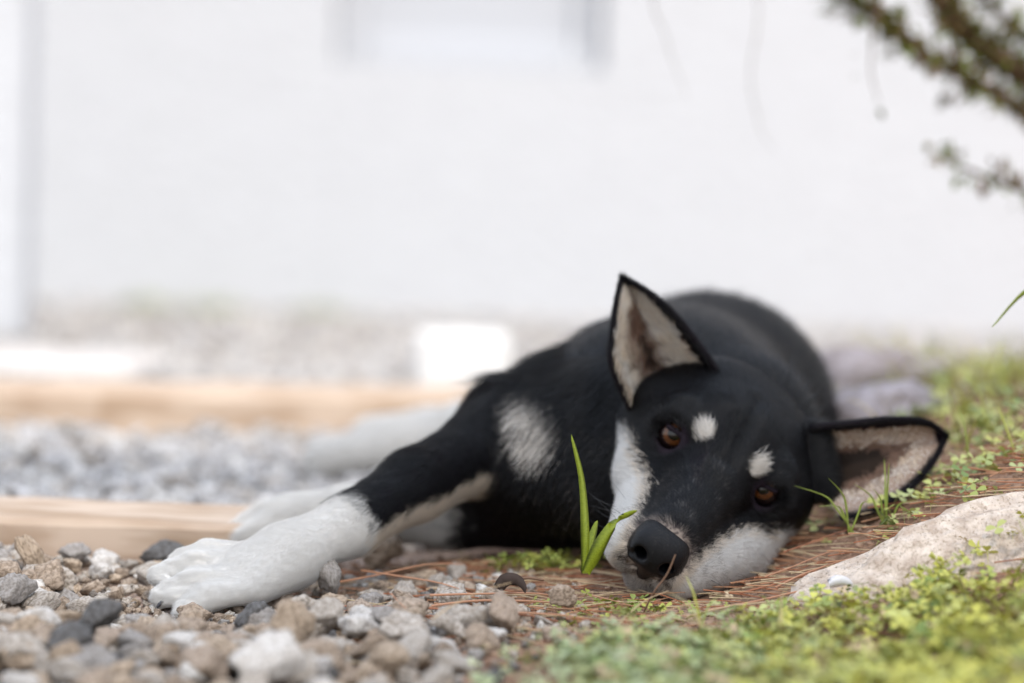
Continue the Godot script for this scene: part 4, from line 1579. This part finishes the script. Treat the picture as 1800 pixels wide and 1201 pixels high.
func build_litter() -> void:
	# fallen pine needles
	var shapes := []
	for k in 6:
		var c := rnd(-0.12, 0.12)
		shapes.append(tube([Vector3(-0.5, 0, 0), Vector3(-0.2, rnd(0.0, 0.05), c * 0.6), Vector3(0.2, rnd(0.0, 0.05), c), Vector3(0.5, 0, c * 0.4 + rnd(-0.05, 0.05))], 0.009, 0.004, 12, 5))
	var nm := [mat(Color(0.33, 0.13, 0.065), 0.55, 0.4), mat(Color(0.42, 0.21, 0.12), 0.6, 0.4), mat(Color(0.46, 0.33, 0.2), 0.7, 0.3)]
	# the long ones that read singly: centre, turn, length, lift, tilt, tint
	var needles := [
		[Vector3(0.0063, 0.014, 0.0728), 0.10, 0.090, 0.004, 0.02, 1], [Vector3(0.0016, 0.013, 0.0491), 0.2, 0.085, 0.007, 0.04, 1], [Vector3(-0.026, 0.01, 0.0706), -0.06, 0.08, 0.004, 0.02, 0],
		[Vector3(-0.0489, 0.008, 0), -0.45, 0.075, 0.010, 0.10, 1], [Vector3(-0.0617, 0.008, -0.0282), 0.5, 0.08, 0.012, -0.1, 1], [Vector3(-0.0614, 0.008, 0.0419), -0.06, 0.07, 0.006, 0.0, 0],
		[Vector3(-0.0869, 0.006, 0.0372), 0.03, 0.07, 0.003, 0.0, 0], [Vector3(-0.0153, 0.012, 0.1522), 0.75, 0.055, 0.024, -0.25, 2], [Vector3(-0.0502, 0.01, 0.1146), -1.0, 0.035, 0.016, 0.3, 1],
		[Vector3(0.0168, 0.014, 0.1066), -0.1, 0.08, 0.003, 0.0, 1], [Vector3(-0.0072, 0.012, 0.1), 0.05, 0.075, 0.004, 0.0, 0], [Vector3(0.0236, 0.014, 0.0408), 0.3, 0.06, 0.006, 0.05, 2],
		[Vector3(0.1813, 0.035, -0.0163), 0.45, 0.05, 0.010, -0.25, 0], [Vector3(0.163, 0.03, 0.0303), 0.35, 0.07, 0.004, -0.2, 0], [Vector3(0.153, 0.03, 0.0628), 0.25, 0.09, 0.003, -0.15, 1],
		[Vector3(0.1808, 0.035, 0.038), 0.4, 0.07, 0.005, -0.25, 1], [Vector3(0.1373, 0.03, 0.0952), 0.1, 0.08, 0.003, -0.1, 2], [Vector3(0.1718, 0.035, 0.0081), 0.5, 0.06, 0.007, -0.25, 1],
		[Vector3(0.0912, 0.02, 0.1122), 0.35, 0.045, 0.010, -0.2, 2], [Vector3(0.0649, 0.015, 0.0702), -0.6, 0.04, 0.005, 0.1, 1], [Vector3(0.0737, 0.016, 0.1066), 0.9, 0.05, 0.008, -0.3, 2]]
	for q in needles:
		var p: Vector3 = q[0]
		p.y = ground(p.x, p.z) + q[3]
		var o := put(shapes[rng.randi() % 6], "pine_needle", nm[q[5]], self, Transform3D(Basis(Vector3.UP, q[1]) * Basis(Vector3.BACK, -q[4]) * Basis.from_scale(Vector3(q[2], q[2], q[2])), p))
		var where := "on the soil between the front leg and the tall grass blades" if p.x < 0.07 else ("under the dog's nose" if p.x < 0.125 else "beside the cheek below the lower ear")
		tag(o, "reddish brown pine needle " + where, "pine needle", "pine needles " + where)
	var xf := []
	var cols := []
	for i in 1500:
		var x := rnd(-0.16, 0.32)
		var z := rnd(-0.12, 0.2)
		var here := 0.25
		if x > -0.1 and x < 0.08 and z < 0.12:
			here = 0.8
		if x > 0.12 and z < 0.05:
			here = 1.0
		if rng.randf() > here:
			continue
		var s := rnd(0.012, 0.06)
		var c: Color = [Color(0.33, 0.13, 0.065), Color(0.42, 0.22, 0.12), Color(0.48, 0.36, 0.22)][rng.randi() % 3]
		xf.append(Transform3D(Basis.from_euler(Vector3(rnd(-0.2, 0.2), rnd(-0.9, 0.9), rnd(-0.12, 0.16))) * Basis.from_scale(Vector3(s, 0.045, 0.045)), on_ground(x, z, rnd(0.0005, 0.004))))
		cols.append(c)
	var lit := multi("needle_litter", shapes[0], vmat(0.65, 0.3), xf, cols)
	tag(lit, "scattered brown needle litter over the bare soil", "litter")
	# crumbs of soil and grit
	xf = []
	cols = []
	for i in 9000:
		var x := rnd(-0.14, 0.34)
		var z := rnd(-0.16, 0.3)
		var s := 0.0010 + pow(rng.randf(), 5.0) * 0.005
		xf.append(stone_xf(on_ground(x, z, s * 0.15), Vector3(s, s * 0.7, s * 0.9), Vector3(rnd(-1, 1), rnd(0, TAU), rnd(-1, 1))))
		var c := Color(0.26, 0.15, 0.10).lerp(Color(0.40, 0.28, 0.20), rng.randf())
		cols.append(c)
	var cr := multi("soil_crumbs", stone_mesh(500, 0.4, 6), vmat(0.95, 0.2), xf, cols)
	tag(cr, "brown crumbs of soil and grit on the bare ground", "soil")
	# curled dead leaf
	var dl := mat(Color(0.06, 0.042, 0.035), 0.7, 0.3)
	var o := put(blade([Vector3(-0.0015, 0.0105, 0.05), Vector3(0.0025, 0.0148, 0.052), Vector3(0.0078, 0.0154, 0.053), Vector3(0.0123, 0.0106, 0.055)], 0.006, Vector3(0.17545, 0.74324, 0.55391), 0.5, 10, 0.6), "dead_leaf", dl)
	tag(o, "dark curled dead leaf on the soil left of the grass blades", "dead leaf")
	var tw := mat(Color(0.2, 0.12, 0.08), 0.85, 0.2)
	o = put(tube([Vector3(0.0761, 0.0068, 0.08), Vector3(0.0805, 0.0195, 0.09), Vector3(0.0865, 0.0297, 0.095), Vector3(0.0905, 0.0408, 0.097)], 0.0006, 0.0004, 14, 6), "twig", tw)
	tag(o, "thin bent dry stalk standing in front of the dog's nose", "stalk")
	o = put(tube([Vector3(0.0014, 0.0156, 0.03), Vector3(0.0046, 0.0141, 0.032), Vector3(0.0141, 0.0156, 0.035), Vector3(0.0223, 0.0148, 0.036)], 0.0012, 0.0007, 14, 6), "twig", tw)
	tag(o, "short dark twig lying on soil left of the grass blades", "twig")

func build_added_shade_tree() -> void:
	# unseen tree, added so that its crown keeps direct sun off the dog
	var bark := mat(Color(0.12, 0.085, 0.06), 0.9, 0.2)
	var tree := thing("added_shade_tree", "unseen leafy tree added to shade the dog", "tree", Vector3.ZERO)
	put(tube([Vector3(1.25, 0.0, 0.75), Vector3(1.22, 0.6, 0.76), Vector3(1.15, 1.2, 0.8), Vector3(1.1, 1.9, 0.85)], 0.09, 0.04, 16, 12), "trunk", bark, tree)
	var r := RandomNumberGenerator.new()
	r.seed = 77
	var xf := []
	var cols := []
	for i in 26:
		var e := Vector3(r.randf_range(-0.35, 1.05), r.randf_range(1.45, 1.85), r.randf_range(0.45, 1.65))
		var a := Vector3(1.14, 1.25 + 0.02 * i, 0.8)
		put(tube([a, a.lerp(e, 0.5) + Vector3(0, 0.1, 0), e], 0.016, 0.004, 10, 6), "limb", bark, tree)
		for k in 58:
			var s := r.randf_range(0.035, 0.065)
			var p := e + Vector3(r.randfn(), r.randfn() * 0.6, r.randfn()) * 0.12
			xf.append(Transform3D(Basis.from_euler(Vector3(r.randf_range(-0.7, 0.7), r.randf() * TAU, r.randf_range(-0.7, 0.7))) * Basis.from_scale(Vector3(s, s, s)), p))
			cols.append(Color(0.07, 0.12, 0.025))
	var lf := blade([Vector3(0, 0, 0), Vector3(0, 0.08, -0.35), Vector3(0, 0.1, -0.7), Vector3(0, 0.0, -1.0)], 0.3, Vector3.RIGHT, 0.2, 6, 0.3)
	multi("crown", lf, leaf_material(0.55), xf, cols, tree)


func _ready() -> void:
	rng.seed = 20240611
	noise.seed = 5
	noise.frequency = 0.1
	noise.fractal_octaves = 3
	fine.seed = 11
	fine.frequency = 1.0
	fine.fractal_octaves = 2
	# camera
	var cam := Camera3D.new()
	cam.name = "camera"
	cam.fov = 16.073
	cam.near = 0.05
	cam.far = 200.0
	cam.transform = Transform3D(Basis(Vector3(0.999391, 0.034829, -0.002217), Vector3(-0.034899, 0.997373, -0.063480), Vector3(-0.000000, 0.063519, 0.997981)), Vector3(0, 0.232, 1.37))
	var lens := CameraAttributesPhysical.new()
	lens.frustum_focal_length = 85.0
	lens.frustum_focus_distance = 1.335
	lens.frustum_near = 0.05
	lens.frustum_far = 200.0
	lens.exposure_aperture = 2.9
	cam.attributes = lens
	add_child(cam)
	cam.current = true
	# sky and sun: a bright day, the sun veiled by thin cloud
	var sky_mat := ProceduralSkyMaterial.new()
	sky_mat.sky_top_color = Color(0.80, 0.86, 0.95)
	sky_mat.sky_horizon_color = Color(0.97, 0.97, 0.96)
	sky_mat.sky_curve = 0.3
	sky_mat.ground_bottom_color = Color(0.55, 0.52, 0.48)
	sky_mat.ground_horizon_color = Color(0.8, 0.79, 0.77)
	sky_mat.sun_angle_max = 1.0
	var sky := Sky.new()
	sky.sky_material = sky_mat
	var env := Environment.new()
	env.background_mode = Environment.BG_SKY
	env.sky = sky
	env.tonemap_mode = Environment.TONE_MAPPER_LINEAR
	env.tonemap_exposure = 2.35
	env.sdfgi_enabled = true
	env.ssao_enabled = true
	env.ssil_enabled = true
	var we := WorldEnvironment.new()
	we.name = "environment"
	we.environment = env
	add_child(we)
	var sun := DirectionalLight3D.new()
	sun.name = "sun"
	sun.light_energy = 0.62
	sun.light_angular_distance = 5.0
	sun.light_color = Color(1.0, 0.965, 0.915)
	sun.shadow_enabled = true
	add_child(sun)
	sun.look_at_from_position(Vector3(0.45, 1.9, 1.35), Vector3.ZERO, Vector3.UP)

	build_ground()
	build_house()
	build_edging()
	build_gravel()
	build_boulder()
	build_tree()
	build_added_shade_tree()
	build_dog()
	build_plants()
	build_litter()
